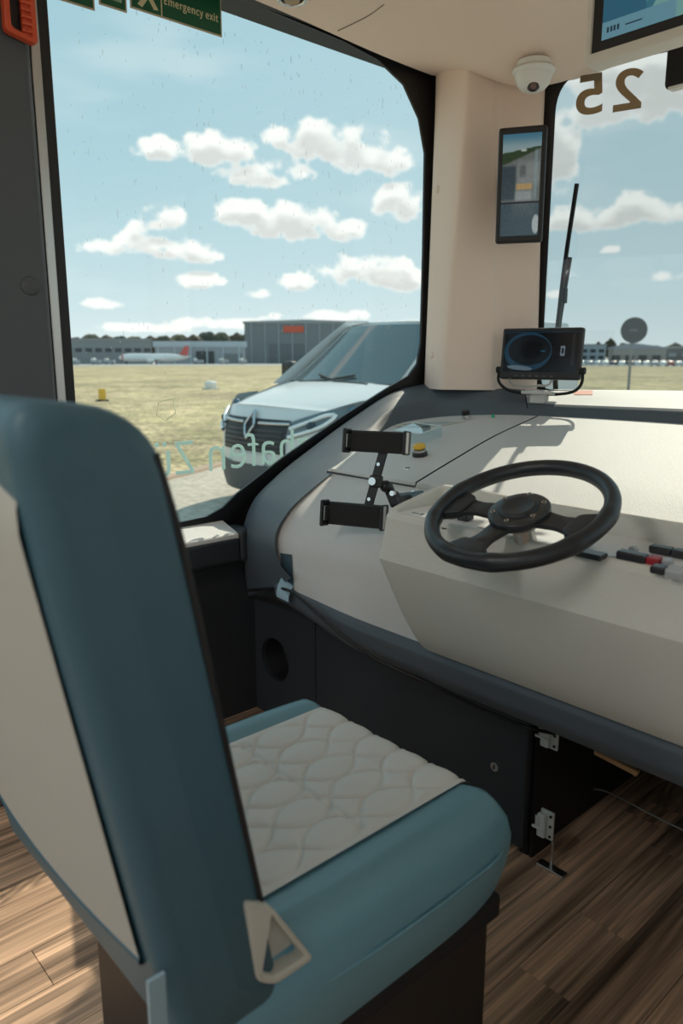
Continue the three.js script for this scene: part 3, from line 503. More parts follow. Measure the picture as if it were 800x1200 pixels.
// frame that stands upright at a pixel and a distance, turned about the vertical (and tipped back)
function upright(name, label, category, at, turnDeg, tipDeg = 0) {
  const t = thing(name, label, category, at); t.rotation.set(-tipDeg * Math.PI / 180, turnDeg * Math.PI / 180, 0, 'YXZ'); t.updateMatrixWorld(true);
  const n = V(0, 0, 1).applyQuaternion(t.quaternion), inv = t.matrixWorld.clone().invert();
  t.loc = (px, py, off = 0) => { const d = ray(px, py), o = at.clone().addScaledVector(n, off), k = o.clone().sub(EYE).dot(n) / d.dot(n); return EYE.clone().addScaledVector(d, k).applyMatrix4(inv); };
  return t;
}
{ // two-cradle phone holder
  const at = EYE.clone().addScaledVector(ray(434, 562), 1.70), t = upright('phone_holder', 'black double phone clamp on a jointed arm beside the steering console', 'phone holder', at, 20, 8);
  const met = S(lin(0.010, 0.011, 0.013), 0.4), alu = M.steel;
  const cradle = (px0, py0, px1, py1, px2, py2, px3, py3) => {
    const a = t.loc(px0, py0), b = t.loc(px1, py1), c = t.loc(px2, py2), d = t.loc(px3, py3);
    const w = (a.distanceTo(b) + c.distanceTo(d)) / 2, h = (a.distanceTo(d) + b.distanceTo(c)) / 2, m = a.clone().add(b).add(c).add(d).multiplyScalar(0.25), ang = Math.atan2(b.y - a.y, b.x - a.x);
    const P = (g) => g.rotateZ(ang).translate(m.x, m.y, m.z);
    const s = local(t, 'cradle', P(rb(w * 0.9, h * 0.94, 0.010, 0.003)), met, 'black phone cradle');
    local(s, 'end_jaw', P(rb(w * 0.055, h * 1.08, 0.036, 0.006, -w * 0.475, 0, 0.012)), met); local(s, 'end_jaw', P(rb(w * 0.05, h * 1.02, 0.034, 0.005, w * 0.475, 0, 0.011)), met);
    local(s, 'grip_pad', P(rb(w * 0.018, h * 0.6, 0.020, 0.003, -w * 0.445, 0, 0.014)), alu); local(s, 'grip_pad', P(rb(w * 0.02, h * 0.9, 0.012, 0.003, w * 0.5, 0, 0.018)), alu);
    local(s, 'foam_pad', P(rb(w * 0.82, h * 0.8, 0.004, 0.0015, 0, 0, 0.006)), M.blackMatt);
    return m;
  };
  cradle(407, 503, 482, 506, 479, 533, 408, 530); cradle(381, 586, 456, 592, 452, 622, 382, 614);
  const p = t.loc(448, 525), q = t.loc(428, 598), mid = p.clone().add(q).multiplyScalar(0.5), L = p.distanceTo(q), ang = Math.atan2(p.y - q.y, p.x - q.x) - Math.PI / 2;
  const bar = local(t, 'bar', rb(0.022, L, 0.005, 0.002).rotateZ(ang).translate(mid.x, mid.y, -0.010), met);
  for (const [x, y] of [[442, 544], [431, 585]]) { const s = t.loc(x, y); local(bar, 'screw', cyl(0.0042, 0.0042, 0.004, 14).rotateX(Math.PI / 2).translate(s.x, s.y, -0.006), M.chrome); }
  const j = t.loc(436, 564); local(bar, 'screw', new THREE.CylinderGeometry(0.009, 0.010, 0.010, 18).rotateX(Math.PI / 2).translate(j.x, j.y, -0.003), M.chrome); local(t, 'clamp', rb(0.030, 0.028, 0.014, 0.004, j.x + 0.004, j.y, -0.012), met);
  const hB = hit(479, 583, face), inv = t.matrixWorld.clone().invert(), base = hB.point.clone().applyMatrix4(inv), k1 = t.loc(452, 570, -0.03), k2 = t.loc(462, 582, -0.05);
  local(t, 'ball_joint', new THREE.SphereGeometry(0.014, 20, 14).translate(k1.x, k1.y, k1.z), met); local(t, 'ball_joint', new THREE.SphereGeometry(0.014, 20, 14).translate(k2.x, k2.y, k2.z), met);
  local(t, 'arm', tube([V(j.x + 0.004, j.y, -0.015), k1, k2, base], 0.0085, 20, 10), met); local(t, 'arm', rb(0.022, 0.056, 0.016, 0.005).rotateZ(0.5).translate((k1.x + k2.x) / 2 + 0.004, (k1.y + k2.y) / 2 - 0.008, k2.z + 0.01), met);
  const s2 = t.loc(461, 578, -0.03); local(t, 'thumb_screw', cyl(0.006, 0.006, 0.012, 14).rotateX(Math.PI / 2).translate(s2.x, s2.y, s2.z + 0.004), M.chrome);
  const bp = extr(shapeOf(roundPoly([[-0.045, -0.03], [0.045, -0.012], [0.035, 0.02], [-0.03, 0.03]], 0.006, 3)), 0.003).rotateX(-Math.PI / 2).rotateY(0.35);
  const nl = hB.normal.clone().transformDirection(inv); local(t, 'base_plate', turnTo(bp, nl).translate(base.x, base.y, base.z), S(lin(0.025, 0.045, 0.055), 0.35));
  for (const [x, y] of [[484, 578], [474, 590]]) { const hh = hit(x, y, face), s = hh.point.clone().applyMatrix4(inv); local(t, 'screw', turnTo(cyl(0.004, 0.004, 0.003, 12).translate(0, 0.004, 0), nl).translate(s.x, s.y, s.z), M.chrome); }
}
// ------------------------------------------------------------------ screens
const canvasTex = (w, h, draw) => { const c = document.createElement('canvas'); c.width = w; c.height = h; draw(c.getContext('2d'), w, h); const t = new THREE.CanvasTexture(c); t.colorSpace = THREE.SRGBColorSpace; return t; };
const screenMat = (tex, k) => { const m = new THREE.MeshStandardMaterial({ color: 0x050505, roughness: 0.12, emissive: 0xffffff, emissiveMap: tex, emissiveIntensity: k }); m.userData.ownUV = true; return m; };
{ // mirror-replacement display on the pillar
  const at = onZ(-2.01, 609, 216), t = upright('mirror_display', 'tall narrow black screen on the beige pillar showing a road', 'display', at, 31, -3);
  const a = t.loc(583, 150), b = t.loc(640, 145), c = t.loc(636, 283), d = t.loc(581, 286), cx = (a.x + b.x + c.x + d.x) / 4, cy = (a.y + b.y + c.y + d.y) / 4, w = (b.x - a.x + c.x - d.x) / 2, h = (a.y - d.y + b.y - c.y) / 2;
  local(t, 'housing', rb(w, h, 0.030, 0.008, cx, cy, -0.015), M.black); local(t, 'back_shell', rb(w * 0.9, h * 0.92, 0.045, 0.012, cx - 0.008, cy, -0.042), M.blackMatt); local(t, 'bracket', rb(0.06, 0.09, 0.10, 0.01, cx, cy, -0.10), M.blackMatt);
  const bump = (x, a, b, e) => sstep(a - e, a + e, x) * (1 - sstep(b - e, b + e, x)), mixc = (c, d, k) => [0, 1, 2].map((i) => lerp(c[i], d[i], k));
  const tex = dataTex(192, 480, (u, v) => {
    const n = n2t(u * 60, v * 150, 150), n2 = n2t(u * 14, v * 36, 36); let c = mixc([168, 196, 200], [78, 142, 168], sstep(0.86, 1.0, v));
    c = mixc(c, [52, 78, 52], 1 - sstep(-0.008, 0.008, v - 0.82 - 0.055 * u + 0.01 * n2)); c = mixc(c, [124, 132, 130], 1 - sstep(-0.012, 0.012, v - 0.70 - 0.15 * u));
    c = mixc(c, [64, 84, 94], bump(u, -0.2, 0.36, 0.03) * bump(v, 0.36, 0.69, 0.02)); c = mixc(c, [164, 172, 170], 0.8 * bump(u, 0.40, 0.98, 0.05) * bump(v, 0.50, 0.73, 0.04)); c = mixc(c, [96, 104, 106], 0.7 * bump(u, 0.46, 0.62, 0.05) * bump(v, 0.58, 0.70, 0.03));
    c = mixc(c, [222, 184, 124], 0.9 * bump(u, 0.38, 0.80, 0.05) * bump(v, 0.455, 0.515, 0.012)); c = mixc(c, [182, 194, 192], 0.8 * bump(u, 0.36, 0.80, 0.06) * bump(v, 0.35, 0.445, 0.02)); c = mixc(c, [160, 190, 194], 0.6 * bump(u, 0.84, 0.92, 0.02) * bump(v, 0.36, 0.84, 0.03)); c = mixc(c, [215, 220, 216], bump(u, 0.48, 0.62, 0.03) * bump(v, 0.825, 0.85, 0.006));
    if (v < 0.33) c = mixc(mixc([66, 92, 102], [112, 122, 124], 0.6 * bump(u, 0.30, 0.9, 0.1) * sstep(0.12, 0.33, v)), [206, 218, 218], sstep(1.1, 0.8, Math.hypot((u - 0.93) / 0.10, (v - 0.11) / 0.10)));
    c = mixc(c, [14, 18, 22], bump(v, 0.322, 0.338, 0.004)); return c.map((x) => clamp(x + 26 * (n - 0.5) * (v < 0.8 ? 1 : 0.2), 0, 255));
  }, true);
  local(t, 'screen', new THREE.PlaneGeometry(w * 0.80, h * 0.875).translate(cx, cy, 0.0006), screenMat(tex, 0.42));
}
{ // dashboard monitor
  const at = onZ(-2.095, 633, 414), t = upright('dashboard_monitor', 'small black monitor on a stand at the pillar foot', 'monitor', at, 13, 6);
  const a = t.loc(590, 383), b = t.loc(682, 385), c = t.loc(679, 446), d = t.loc(584, 443), cx = (a.x + b.x + c.x + d.x) / 4, cy = (a.y + b.y + c.y + d.y) / 4, w = (b.x - a.x + c.x - d.x) / 2, h = (a.y - d.y + b.y - c.y) / 2;
  const hs = local(t, 'housing', rb(w, h, 0.026, 0.006, cx, cy, -0.013), M.black);
  for (let k = 0; k < 6; k++) local(hs, 'key', rb(0.009, 0.004, 0.004, 0.001, cx - w * 0.28 + k * w * 0.09, cy - h * 0.44, 0.001), S(lin(0.08, 0.08, 0.09), 0.4));
  for (const s of [-1, 1]) local(t, 'side_knob', new THREE.CylinderGeometry(0.011, 0.011, 0.014, 16).rotateZ(Math.PI / 2).translate(cx + s * (w / 2 + 0.007), cy - h * 0.32, -0.012), M.blackMatt);
  local(t, 'stand', tube([V(cx - w / 2 - 0.006, cy - h * 0.32, -0.012), V(cx - w / 2 - 0.006, cy - h * 0.55, -0.014), V(cx - w * 0.40, cy - h * 0.72, -0.03), V(cx + w * 0.40, cy - h * 0.72, -0.03), V(cx + w / 2 + 0.006, cy - h * 0.55, -0.014), V(cx + w / 2 + 0.006, cy - h * 0.32, -0.012)], 0.005, 50, 8), M.blackMatt);
  local(t, 'foot', rb(0.10, 0.012, 0.07, 0.004, cx, cy - h * 0.76, -0.03), S(lin(0.55, 0.54, 0.52), 0.5));
  { const w = V(cx, cy - h * 0.76, -0.03).applyMatrix4(t.matrixWorld); caster.set(w, V(0, -1, 0)); [shelf, surround, hood, pod].forEach((m) => m.updateWorldMatrix(true, false)); const d = caster.intersectObjects([shelf, surround, hood, pod], false)[0]; if (d) local(t, 'post', rb(0.05, d.distance + 0.012, 0.04, 0.004, cx, cy - h * 0.76 - d.distance / 2, -0.03), S(lin(0.55, 0.54, 0.52), 0.5)); }
  const tex = canvasTex(512, 320, (k, W, H) => {
    k.fillStyle = '#0c0f14'; k.fillRect(0, 0, W, H); k.fillStyle = '#26506a'; k.beginPath(); k.ellipse(170, 160, 168, 150, 0, 0, 7); k.fill(); k.fillStyle = '#141b22'; k.beginPath(); k.ellipse(180, 150, 150, 118, 0, 0, 7); k.fill(); k.fillStyle = '#05080b'; k.beginPath(); k.ellipse(200, 145, 80, 70, 0, 0, 7); k.fill();
    k.fillStyle = '#7f98a6'; k.beginPath(); k.ellipse(120, 288, 90, 18, 0.1, 0, 7); k.fill(); k.fillStyle = '#2f76a0'; k.fillRect(262, 152, 30, 9); k.fillStyle = '#10161c'; k.fillRect(340, 0, 172, H); k.fillStyle = '#9fb0ba'; k.fillRect(396, 118, 30, 76); k.fillStyle = '#2a3440'; k.fillRect(403, 134, 16, 42); k.fillStyle = '#31363a'; k.fillRect(470, 20, 20, 250); k.fillStyle = '#16435e'; k.fillRect(0, 6, W, 8);
  });
  local(t, 'screen', new THREE.PlaneGeometry(w * 0.92, h * 0.80).translate(cx, cy + h * 0.04, 0.0006), screenMat(tex, 0.32));
}
{ // passenger display hung under the ceiling
  const z = -1.6, p = onZ(z, 691, 64), t = thing('ceiling_display', 'wide passenger display in a cream frame under the ceiling', 'display', V(p.x, p.y, z));
  const W = 0.86, H = CEIL - p.y + 0.004;
  part(t, 'frame', (() => { const s = shapeOf(roundPoly([[-0.012, -0.020], [W + 0.012, -0.020], [W + 0.012, H], [-0.012, H]], 0.004)); s.holes.push(new THREE.Path(roundPoly([[0, 0], [W, 0], [W, H - 0.016], [0, H - 0.016]], 0.003).map(([a, b]) => new THREE.Vector2(a, b)))); return extr(s, 0.05, 0.002).translate(p.x, p.y, z - 0.05); })(), M.whiteWarm, 'cream frame');
  part(t, 'panel', box(p.x, p.x + W, p.y, p.y + H - 0.016, z - 0.03, z - 0.006), M.black);
  const tex = canvasTex(1024, 320, (k, w, h) => {
    k.fillStyle = '#3c7c92'; k.fillRect(0, 0, w, h); k.fillStyle = '#2d6c86'; k.fillRect(0, 0, 120, h); k.fillStyle = '#4f9e96'; k.beginPath(); k.moveTo(110, 0); k.lineTo(420, 0); k.lineTo(300, 190); k.lineTo(120, 250); k.fill(); k.fillStyle = '#7fb5b0'; k.beginPath(); k.moveTo(200, 150); k.lineTo(1024, 60); k.lineTo(1024, 320); k.lineTo(110, 320); k.fill(); k.fillStyle = '#5aa394'; k.fillRect(520, 30, 380, 120); k.fillStyle = '#6fa3b4'; k.fillRect(0, 268, 200, 52);
    k.fillStyle = '#1c3a4c'; for (const x of [14, 24, 33, 43]) k.fillRect(x, 285, 6, 16); k.fillRect(66, 292, 46, 4);
  });
  part(t, 'screen', new THREE.PlaneGeometry(W - 0.044, H - 0.016 - 0.044).translate(p.x + W / 2, p.y + (H - 0.016) / 2, z - 0.0055), screenMat(tex, 0.55));
}
{ // dome camera under the ceiling at the corner
  const c = onY(CEIL, 626, 84), p = V(c.x, CEIL, c.z), r = 0.052;
  const z = -1.99, q = onZ(z, 625, 86), t = thing('dome_camera', 'white dome security camera at the corner of the ceiling', 'camera', V(q.x, CEIL, z));
  const CY = ceilY(q.x, z) + 0.004, P = (g) => g.translate(q.x, CY, z), H = Math.max(0.004, CY - q.y);
  part(t, 'mount', P(new THREE.CylinderGeometry(r * 0.9, r * 0.95, H, 32).translate(0, -H / 2, 0)), M.white);
  part(t, 'flange', P(new THREE.LatheGeometry([[0.02, 0.012], [r * 1.12, 0.012], [r * 1.16, 0.006], [r * 1.1, 0], [r * 0.98, -0.003]].map(([x, y]) => new THREE.Vector2(x, y - H)), 40)), M.white);
  part(t, 'shell', P(new THREE.LatheGeometry([[r * 1.0, 0], [r * 0.98, -0.012], [r * 0.86, -0.030], [r * 0.66, -0.042], [r * 0.4, -0.048], [0.0001, -0.050]].map(([x, y]) => new THREE.Vector2(x, y - H)), 40)), M.white, 'white shell');
  const n = EYE.clone().sub(V(q.x, q.y - 0.03, z)).normalize().add(V(0.12, -0.5, 0.1)).normalize();
  const e = part(t, 'lens_window', turnTo(new THREE.SphereGeometry(0.021, 24, 12, 0, 6.2832, 0, 1.6), n).translate(q.x + n.x * r * 0.46, q.y - 0.026 + n.y * 0.012, z + n.z * r * 0.46), S(lin(0.01, 0.01, 0.012), 0.08), 'black lens window');
  part(e, 'lens', turnTo(cyl(0.009, 0.009, 0.004, 20), n).translate(q.x + n.x * (r * 0.46 + 0.020), q.y - 0.026 + n.y * 0.03, z + n.z * (r * 0.46 + 0.020)), S(lin(0.16, 0.09, 0.08), 0.15));
}
{ // fill light added as a ceiling strip, unseen behind the camera
  RectAreaLightUniformsLib.init();
  const x = -0.75, z0 = 0.35, z1 = 2.05, w = 0.14, t = thing('added_fill_strip', 'added white fill light strip on the cabin ceiling', 'added_lamp', V(x, CEIL, (z0 + z1) / 2));
  part(t, 'housing', box(x - w / 2 - 0.015, x + w / 2 + 0.015, CEIL - 0.028, CEIL, z0 - 0.015, z1 + 0.015, 0.006), M.white);
  part(t, 'fill_panel', box(x - w / 2, x + w / 2, CEIL - 0.032, CEIL - 0.026, z0, z1), S(0xffffff, 0.4, { emissive: 0xffffff, emissiveIntensity: 1.0 }));
  const l = new THREE.RectAreaLight(0xffffff, 18, w, z1 - z0); l.position.set(0, -0.036, 0); l.rotation.x = -Math.PI / 2; t.add(l);
}
{ // round ceiling lamp fitting, unlit
  const c = onY(CEIL, 342, -3), t = thing('ceiling_spotlight', 'round recessed spotlight fitting in the ceiling lining', 'lamp fitting', V(c.x, CEIL, c.z));
  part(t, 'ring', new THREE.TorusGeometry(0.034, 0.006, 12, 36).rotateX(Math.PI / 2).translate(c.x, CEIL - 0.003, c.z), M.chrome); part(t, 'cup', cyl(0.032, 0.028, 0.006, 32).translate(c.x, CEIL - 0.003, c.z), M.blackMatt); part(t, 'lens', cyl(0.020, 0.020, 0.004, 28).translate(c.x, CEIL - 0.007, c.z), M.tan);
}
{ // sensor box behind the windscreen
  const z = -2.25, a = onZ(z, 777, 106), b = onZ(z, 770, 50), t = thing('windscreen_sensor', 'black sensor housing behind the top of the windscreen', 'sensor', V(a.x, a.y, z));
  part(t, 'housing', box(a.x - 0.005, a.x + 0.24, a.y + 0.012, CEIL, z - 0.06, z - 0.01, 0.012), M.black); part(t, 'lower_shell', box(a.x, a.x + 0.24, a.y, a.y + 0.13, z - 0.04, z + 0.006, 0.016), M.blackMatt); part(t, 'edge', box(a.x + 0.012, a.x + 0.23, a.y - 0.002, a.y + 0.008, z - 0.03, z + 0.002, 0.004), M.white);
}
// ------------------------------------------------------------------ stickers, lettering
const bold = await new FontLoader().loadAsync('fonts/droid/droid_sans_bold.typeface.json'), regular = await new FontLoader().loadAsync('fonts/droid/droid_sans_regular.typeface.json');
{
  const pm = (tex) => { const m = new THREE.MeshStandardMaterial({ map: tex, roughness: 0.5, side: THREE.DoubleSide }); m.userData.ownUV = true; return m; };
  const sticker = (name, label, z0, z1, y0, y1, tex) => {
    [z0, z1] = [z0 * 0.9487, z1 * 0.9487]; [y0, y1] = [y0, y1].map((y) => 1.08 + (y - 1.08) * 0.9487);   // z0 is the end towards the rear
    const t = thing(name, label, 'sticker', V(GX + 0.016, y0, (z0 + z1) / 2));
    part(t, 'border', box(GX + 0.0085, GX + 0.0105, y0, y1, z1, z0), S(lin(0.55, 0.47, 0.34), 0.6));
    part(t, 'print', new THREE.PlaneGeometry(z0 - z1 - 0.008, y1 - y0 - 0.008).rotateY(Math.PI / 2).translate(GX + 0.0112, (y0 + y1) / 2, (z0 + z1) / 2), pm(tex));
  };
  const green = '#0f5a3c', pale = '#d8cda6';
  sticker('exit_sign', 'green emergency exit sticker with pale lettering on the side window', -1.032, -1.306, 1.938, 2.05, canvasTex(1024, 420, (k, w, h) => {
    k.fillStyle = green; k.fillRect(0, 0, w, h); k.fillStyle = pale; k.fillRect(318, 0, 14, h);
    k.beginPath(); k.arc(190, 60, 34, 0, 7); k.fill(); k.beginPath(); k.moveTo(110, 130); k.lineTo(240, 110); k.lineTo(262, 200); k.lineTo(230, 290); k.lineTo(290, 380); k.lineTo(238, 390); k.lineTo(180, 300); k.lineTo(110, 400); k.lineTo(60, 380); k.lineTo(140, 270); k.lineTo(170, 180); k.lineTo(80, 210); k.fill();
    k.font = '600 104px sans-serif'; k.textBaseline = 'alphabetic'; k.fillText('Emergency exit', 348, 300, 650);
  }));
  const bars = (k, y, h, xs) => { k.fillStyle = '#a9c2a6'; for (const [x, w] of xs) k.fillRect(x, y, w, h); };
  const small = (off) => canvasTex(512, 420, (k, w, h) => { k.fillStyle = green; k.fillRect(0, 0, w, h); let r = off; for (const y of [60, 130, 200, 270, 330]) { const xs = []; let x = 40; while (x < 440) { r = (r * 73 + 41) % 97; const q = 18 + r % 34; xs.push([x, Math.min(q, 460 - x)]); x += q + 7; } bars(k, y, 30, xs); } });
  sticker('notice_sticker', 'small green notice sticker beside the door post', -0.845, -0.936, 1.905, 2.02, small(5));
  sticker('notice_sticker', 'small green notice sticker next to the exit sticker', -0.948, -1.022, 1.923, 2.03, small(31));
  // airport name, read from outside
  const t = thing('window_lettering', 'pale green airport lettering on the side window, mirrored from inside', 'lettering', V(GX - 0.003, 0.75, -1.4));
  const size = 0.093, word = 'Flughafen Zürich', adv = (c) => regular.data.glyphs[c].ha / regular.data.resolution * size;
  const total = [...word].slice(0, 9).reduce((s, c) => s + adv(c), 0); let z = -1.15 - total;
  for (const c of word) { if (c !== ' ') { const g = new TextGeometry(c, { font: regular, size, depth: 0.001, curveSegments: 5, bevelEnabled: false }); part(t, 'letter', g.rotateY(-Math.PI / 2).translate(GX - 0.002, 0.7505, z), M.letter); } z += adv(c); }
  // outlined cube logo above the name
  const lg = thing('window_logo', 'faint outlined cube emblem on the side window', 'emblem', onX(GX - 0.002, 195, 485));
  const cc = onX(GX - 0.002, 195, 483), cube = [[-0.022, 0.028], [0.02, 0.036], [0.028, -0.004], [-0.004, -0.022], [-0.03, -0.006], [-0.022, 0.028]];
  const emb = new THREE.MeshPhysicalMaterial({ color: lin(0.80, 0.80, 0.62), roughness: 0.9, transmission: 0.75, thickness: 0, side: THREE.DoubleSide });
  for (let i = 0; i < 5; i++) { const [a, b] = cube[i], [c, d] = cube[i + 1]; part(lg, 'stroke', tube([V(GX - 0.002, cc.y + b, cc.z - a), V(GX - 0.002, cc.y + (b + d) / 2, cc.z - (a + c) / 2), V(GX - 0.002, cc.y + d, cc.z - c)], 0.0012, 6, 5), emb); }
  // vehicle number on the windscreen, read from outside
  const num = thing('vehicle_number', 'tan number 25 on the windscreen, mirrored from inside', 'lettering', V(-1.4, 1.85, wsZ(-1.4)));
  const put = (ch, pxl, py) => { // lower left corner as seen from inside
    const x0 = onZ(-2.295, pxl, py), g = new TextGeometry(ch, { font: bold, size: 0.116, depth: 0.001, curveSegments: 8 }); g.computeBoundingBox(); const w = g.boundingBox.max.x, slope = (wsZ(x0.x + 0.05) - wsZ(x0.x - 0.05)) / 0.1;
    g.translate(-w, 0, 0).scale(1.08, 1.0, 1).rotateY(Math.PI - Math.atan(slope) * 1).translate(x0.x, x0.y, wsZ(x0.x) - 0.001); part(num, 'digit', g, M.tan);
  };
  put('5', 676, 137); put('2', 713, 130);
}
{ // dried rain marks on the outside of the side window
  const n = 420, g = new THREE.CircleGeometry(1, 10).rotateY(-Math.PI / 2), mt = new THREE.MeshPhysicalMaterial({ color: lin(0.88, 0.91, 0.91), roughness: 0.35, transmission: 0.92, thickness: 0, side: THREE.DoubleSide });
  const im = new THREE.InstancedMesh(g, mt, n), m4 = new THREE.Matrix4(); im.name = 'rain_marks';
  for (let i = 0; i < n; i++) { const z = -0.80 - 1.18 * rnd(), y = 1.02 + 0.9 * Math.pow(rnd(), 0.8), r = 0.0012 + 0.0022 * rnd() * rnd(); m4.makeScale(1, r * (1.5 + 2.5 * rnd()), r); m4.setPosition(GX - 0.001, y, z); im.setMatrixAt(i, m4); }
  Object.assign(im.userData, { kind: 'stuff', label: 'dried rain marks scattered over the side window', category: 'rain marks' }); scene.add(im);
}
{ // wiper outside
  const a = onZ(-2.34, 655, 400), b = onZ(-2.32, 678, 216), t = thing('wiper', 'black windscreen wiper standing upright outside the glass', 'wiper', V(a.x, a.y - 0.2, a.z - 0.02));
  const foot = V(a.x - 0.02, 0.72, -2.48), zo = -0.03;
  const out = (p) => V(p.x, p.y, wsZ(p.x) - 0.04);
  part(t, 'arm', tube([foot, V(a.x - 0.005, 0.95, wsZ(a.x) - 0.08), out(a).add(V(0, 0, -0.02)), out(a.clone().lerp(b, 0.55)).add(V(0, 0, -0.012))], 0.009, 30, 8), M.blackMatt);
  part(t, 'blade', tube([out(a).add(V(0.01, -0.10, 0.012)), out(a.clone().lerp(b, 0.5)).add(V(0.002, 0, 0.012)), out(b).add(V(0, 0, 0.016))], 0.0075, 30, 8), M.black);
  part(t, 'blade_joint', rb(0.022, 0.05, 0.022, 0.004).translate(...out(a.clone().lerp(b, 0.30)).add(V(0.008, 0, 0.0)).toArray()), M.blackMatt);
  part(t, 'pivot', cyl(0.03, 0.035, 0.05, 20).translate(foot.x, foot.y, foot.z), M.blackMatt);
}
{ // hammer in red holder on the post
  const c = onX(-1.767, 21, 22), t = thing('emergency_hammer', 'red emergency hammer holder on the dark door post', 'emergency hammer', V(c.x, c.y - 0.06, c.z));
  const z0 = onX(-1.765, 38, 20).z, z1 = onX(-1.765, 2, 20).z, yb = onX(-1.765, 34, 54).y, X = -1.765;
  const s = shapeOf(roundPoly([[z0, yb - 0.002], [z1 + 0.002, yb + 0.012], [z1, yb + 0.15], [z0, yb + 0.15]], 0.012)); s.holes.push(new THREE.Path(roundPoly([[z0 + 0.011, yb + 0.010], [z1 - 0.011, yb + 0.022], [z1 - 0.012, yb + 0.14], [z0 + 0.011, yb + 0.14]], 0.008).map(([a, b]) => new THREE.Vector2(a, b))));
  part(t, 'holder', side(extr(s, 0.016, 0.003), X + 0.019), M.red, 'red plastic frame');
  part(t, 'back', box(X - 0.002, X + 0.003, yb + 0.01, yb + 0.145, z0 + 0.006, z1 - 0.006), M.black);
  const hz = lerp(z0, z1, 0.28); part(t, 'handle', box(X + 0.002, X + 0.016, yb + 0.012, yb + 0.145, hz - 0.012, hz + 0.010, 0.004), M.red);
  for (let k = 0; k < 9; k++) part(t, 'handle_rib', box(X + 0.012, X + 0.022, yb + 0.018 + k * 0.0135, yb + 0.0255 + k * 0.0135, hz - 0.013, hz + 0.013, 0.003), M.red);
}
{ // tape, cable, sticker, keys
  const h = hit(336, 668, face), t = thing('tape_strip', 'dark blue tape strip with a pale loose end on the cream face', 'tape', h.point);
  const tq = (u, v) => { const q = hit(lerp(329, 342.5, u) + 2 * (1 - v), lerp(687 - 6 * (1 - u), 648 + 2 * u, v), face) ?? h; return q.point.clone().addScaledVector(q.normal, 0.0022); };
  part(t, 'strip', gridGeo(tq, 4, 8), M.tape);
  const e0 = tq(0, 0.15), e1 = tq(1, 0), d0 = onZ(-1.10, 324, 699), d1 = onZ(-1.093, 338, 706);
  part(t, 'loose_end', coons(line(e0, e1), line(d0, d1), line(e0, d0), line(e1, d1), 4, 6, (q, u, v) => { q.z += 0.006 * Math.sin(v * 3.14); return q; }), M.foil, 'pale folded end');
  const cab = thing('cable', 'thin black cable strung below the dashboard edge', 'cable', V(-1.3, 0.45, -1.17));
  part(cab, 'wire', tube([onZ(-1.235, 290, 692), onZ(-1.103, 336, 691), onZ(-1.096, 347, 697), onZ(-1.092, 392, 737), onZ(-1.10, 440, 772), onZ(-1.13, 500, 800), onZ(-1.19, 560, 829), onZ(-1.215, 617, 852), onZ(-1.27, 650, 860)], 0.0038, 90, 8), M.black);
  const onShelf = (px, py, up = 0.0015) => { const q = hit(px, py, shelf, surround); return q.point.clone().addScaledVector(V(0, 1, 0), up); };
  const s2 = thing('orange_sticker', 'small orange sticker on the shelf beside the monitor', 'sticker', onShelf(683, 462));
  part(s2, 'paper', gridGeo((u, v) => onShelf(lerp(672, 694, u), lerp(463, 458, v)), 4, 4), S(lin(0.75, 0.22, 0.10), 0.6));
  const wire = thing('monitor_cable', 'pale cable curled on the dashboard below the monitor', 'cable', onZ(-2.08, 605, 450));
  part(wire, 'wire', tube([[597, 444, -2.04], [601, 451, -2.08], [612, 453, -2.10], [630, 452, -2.12], [643, 451, -2.12], [646, 446, -2.12]].map(([x, y, z]) => onZ(z, x, y)), 0.0035, 30, 8), S(lin(0.5, 0.48, 0.45), 0.5));
  const kx = -1.785, k0 = onX(kx, 223, 702), ky = thing('key_bunch', 'metal keys on rings hanging in the dark wall', 'keys', k0);
  part(ky, 'ring', new THREE.TorusGeometry(0.016, 0.002, 8, 24).rotateY(0.9).translate(k0.x, k0.y, k0.z), M.chrome); const k1 = onX(kx, 229, 722);
  part(ky, 'ring', new THREE.TorusGeometry(0.015, 0.002, 8, 24).rotateX(1.0).rotateY(0.6).translate(k1.x, k1.y, k1.z), M.chrome);
  part(ky, 'key', box(k0.x - 0.002, k0.x + 0.002, k0.y - 0.05, k0.y - 0.012, k0.z - 0.006, k0.z + 0.006, 0.001), M.steel); part(ky, 'fob', box(k0.x - 0.004, k0.x + 0.004, k0.y - 0.10, k0.y - 0.05, k0.z - 0.004, k0.z + 0.018, 0.003), S(lin(0.05, 0.35, 0.36), 0.4)); part(ky, 'lock_plate', box(-1.799, -1.792, k0.y - 0.02, k0.y + 0.02, k0.z - 0.012, k0.z + 0.03, 0.003), M.steel);
}
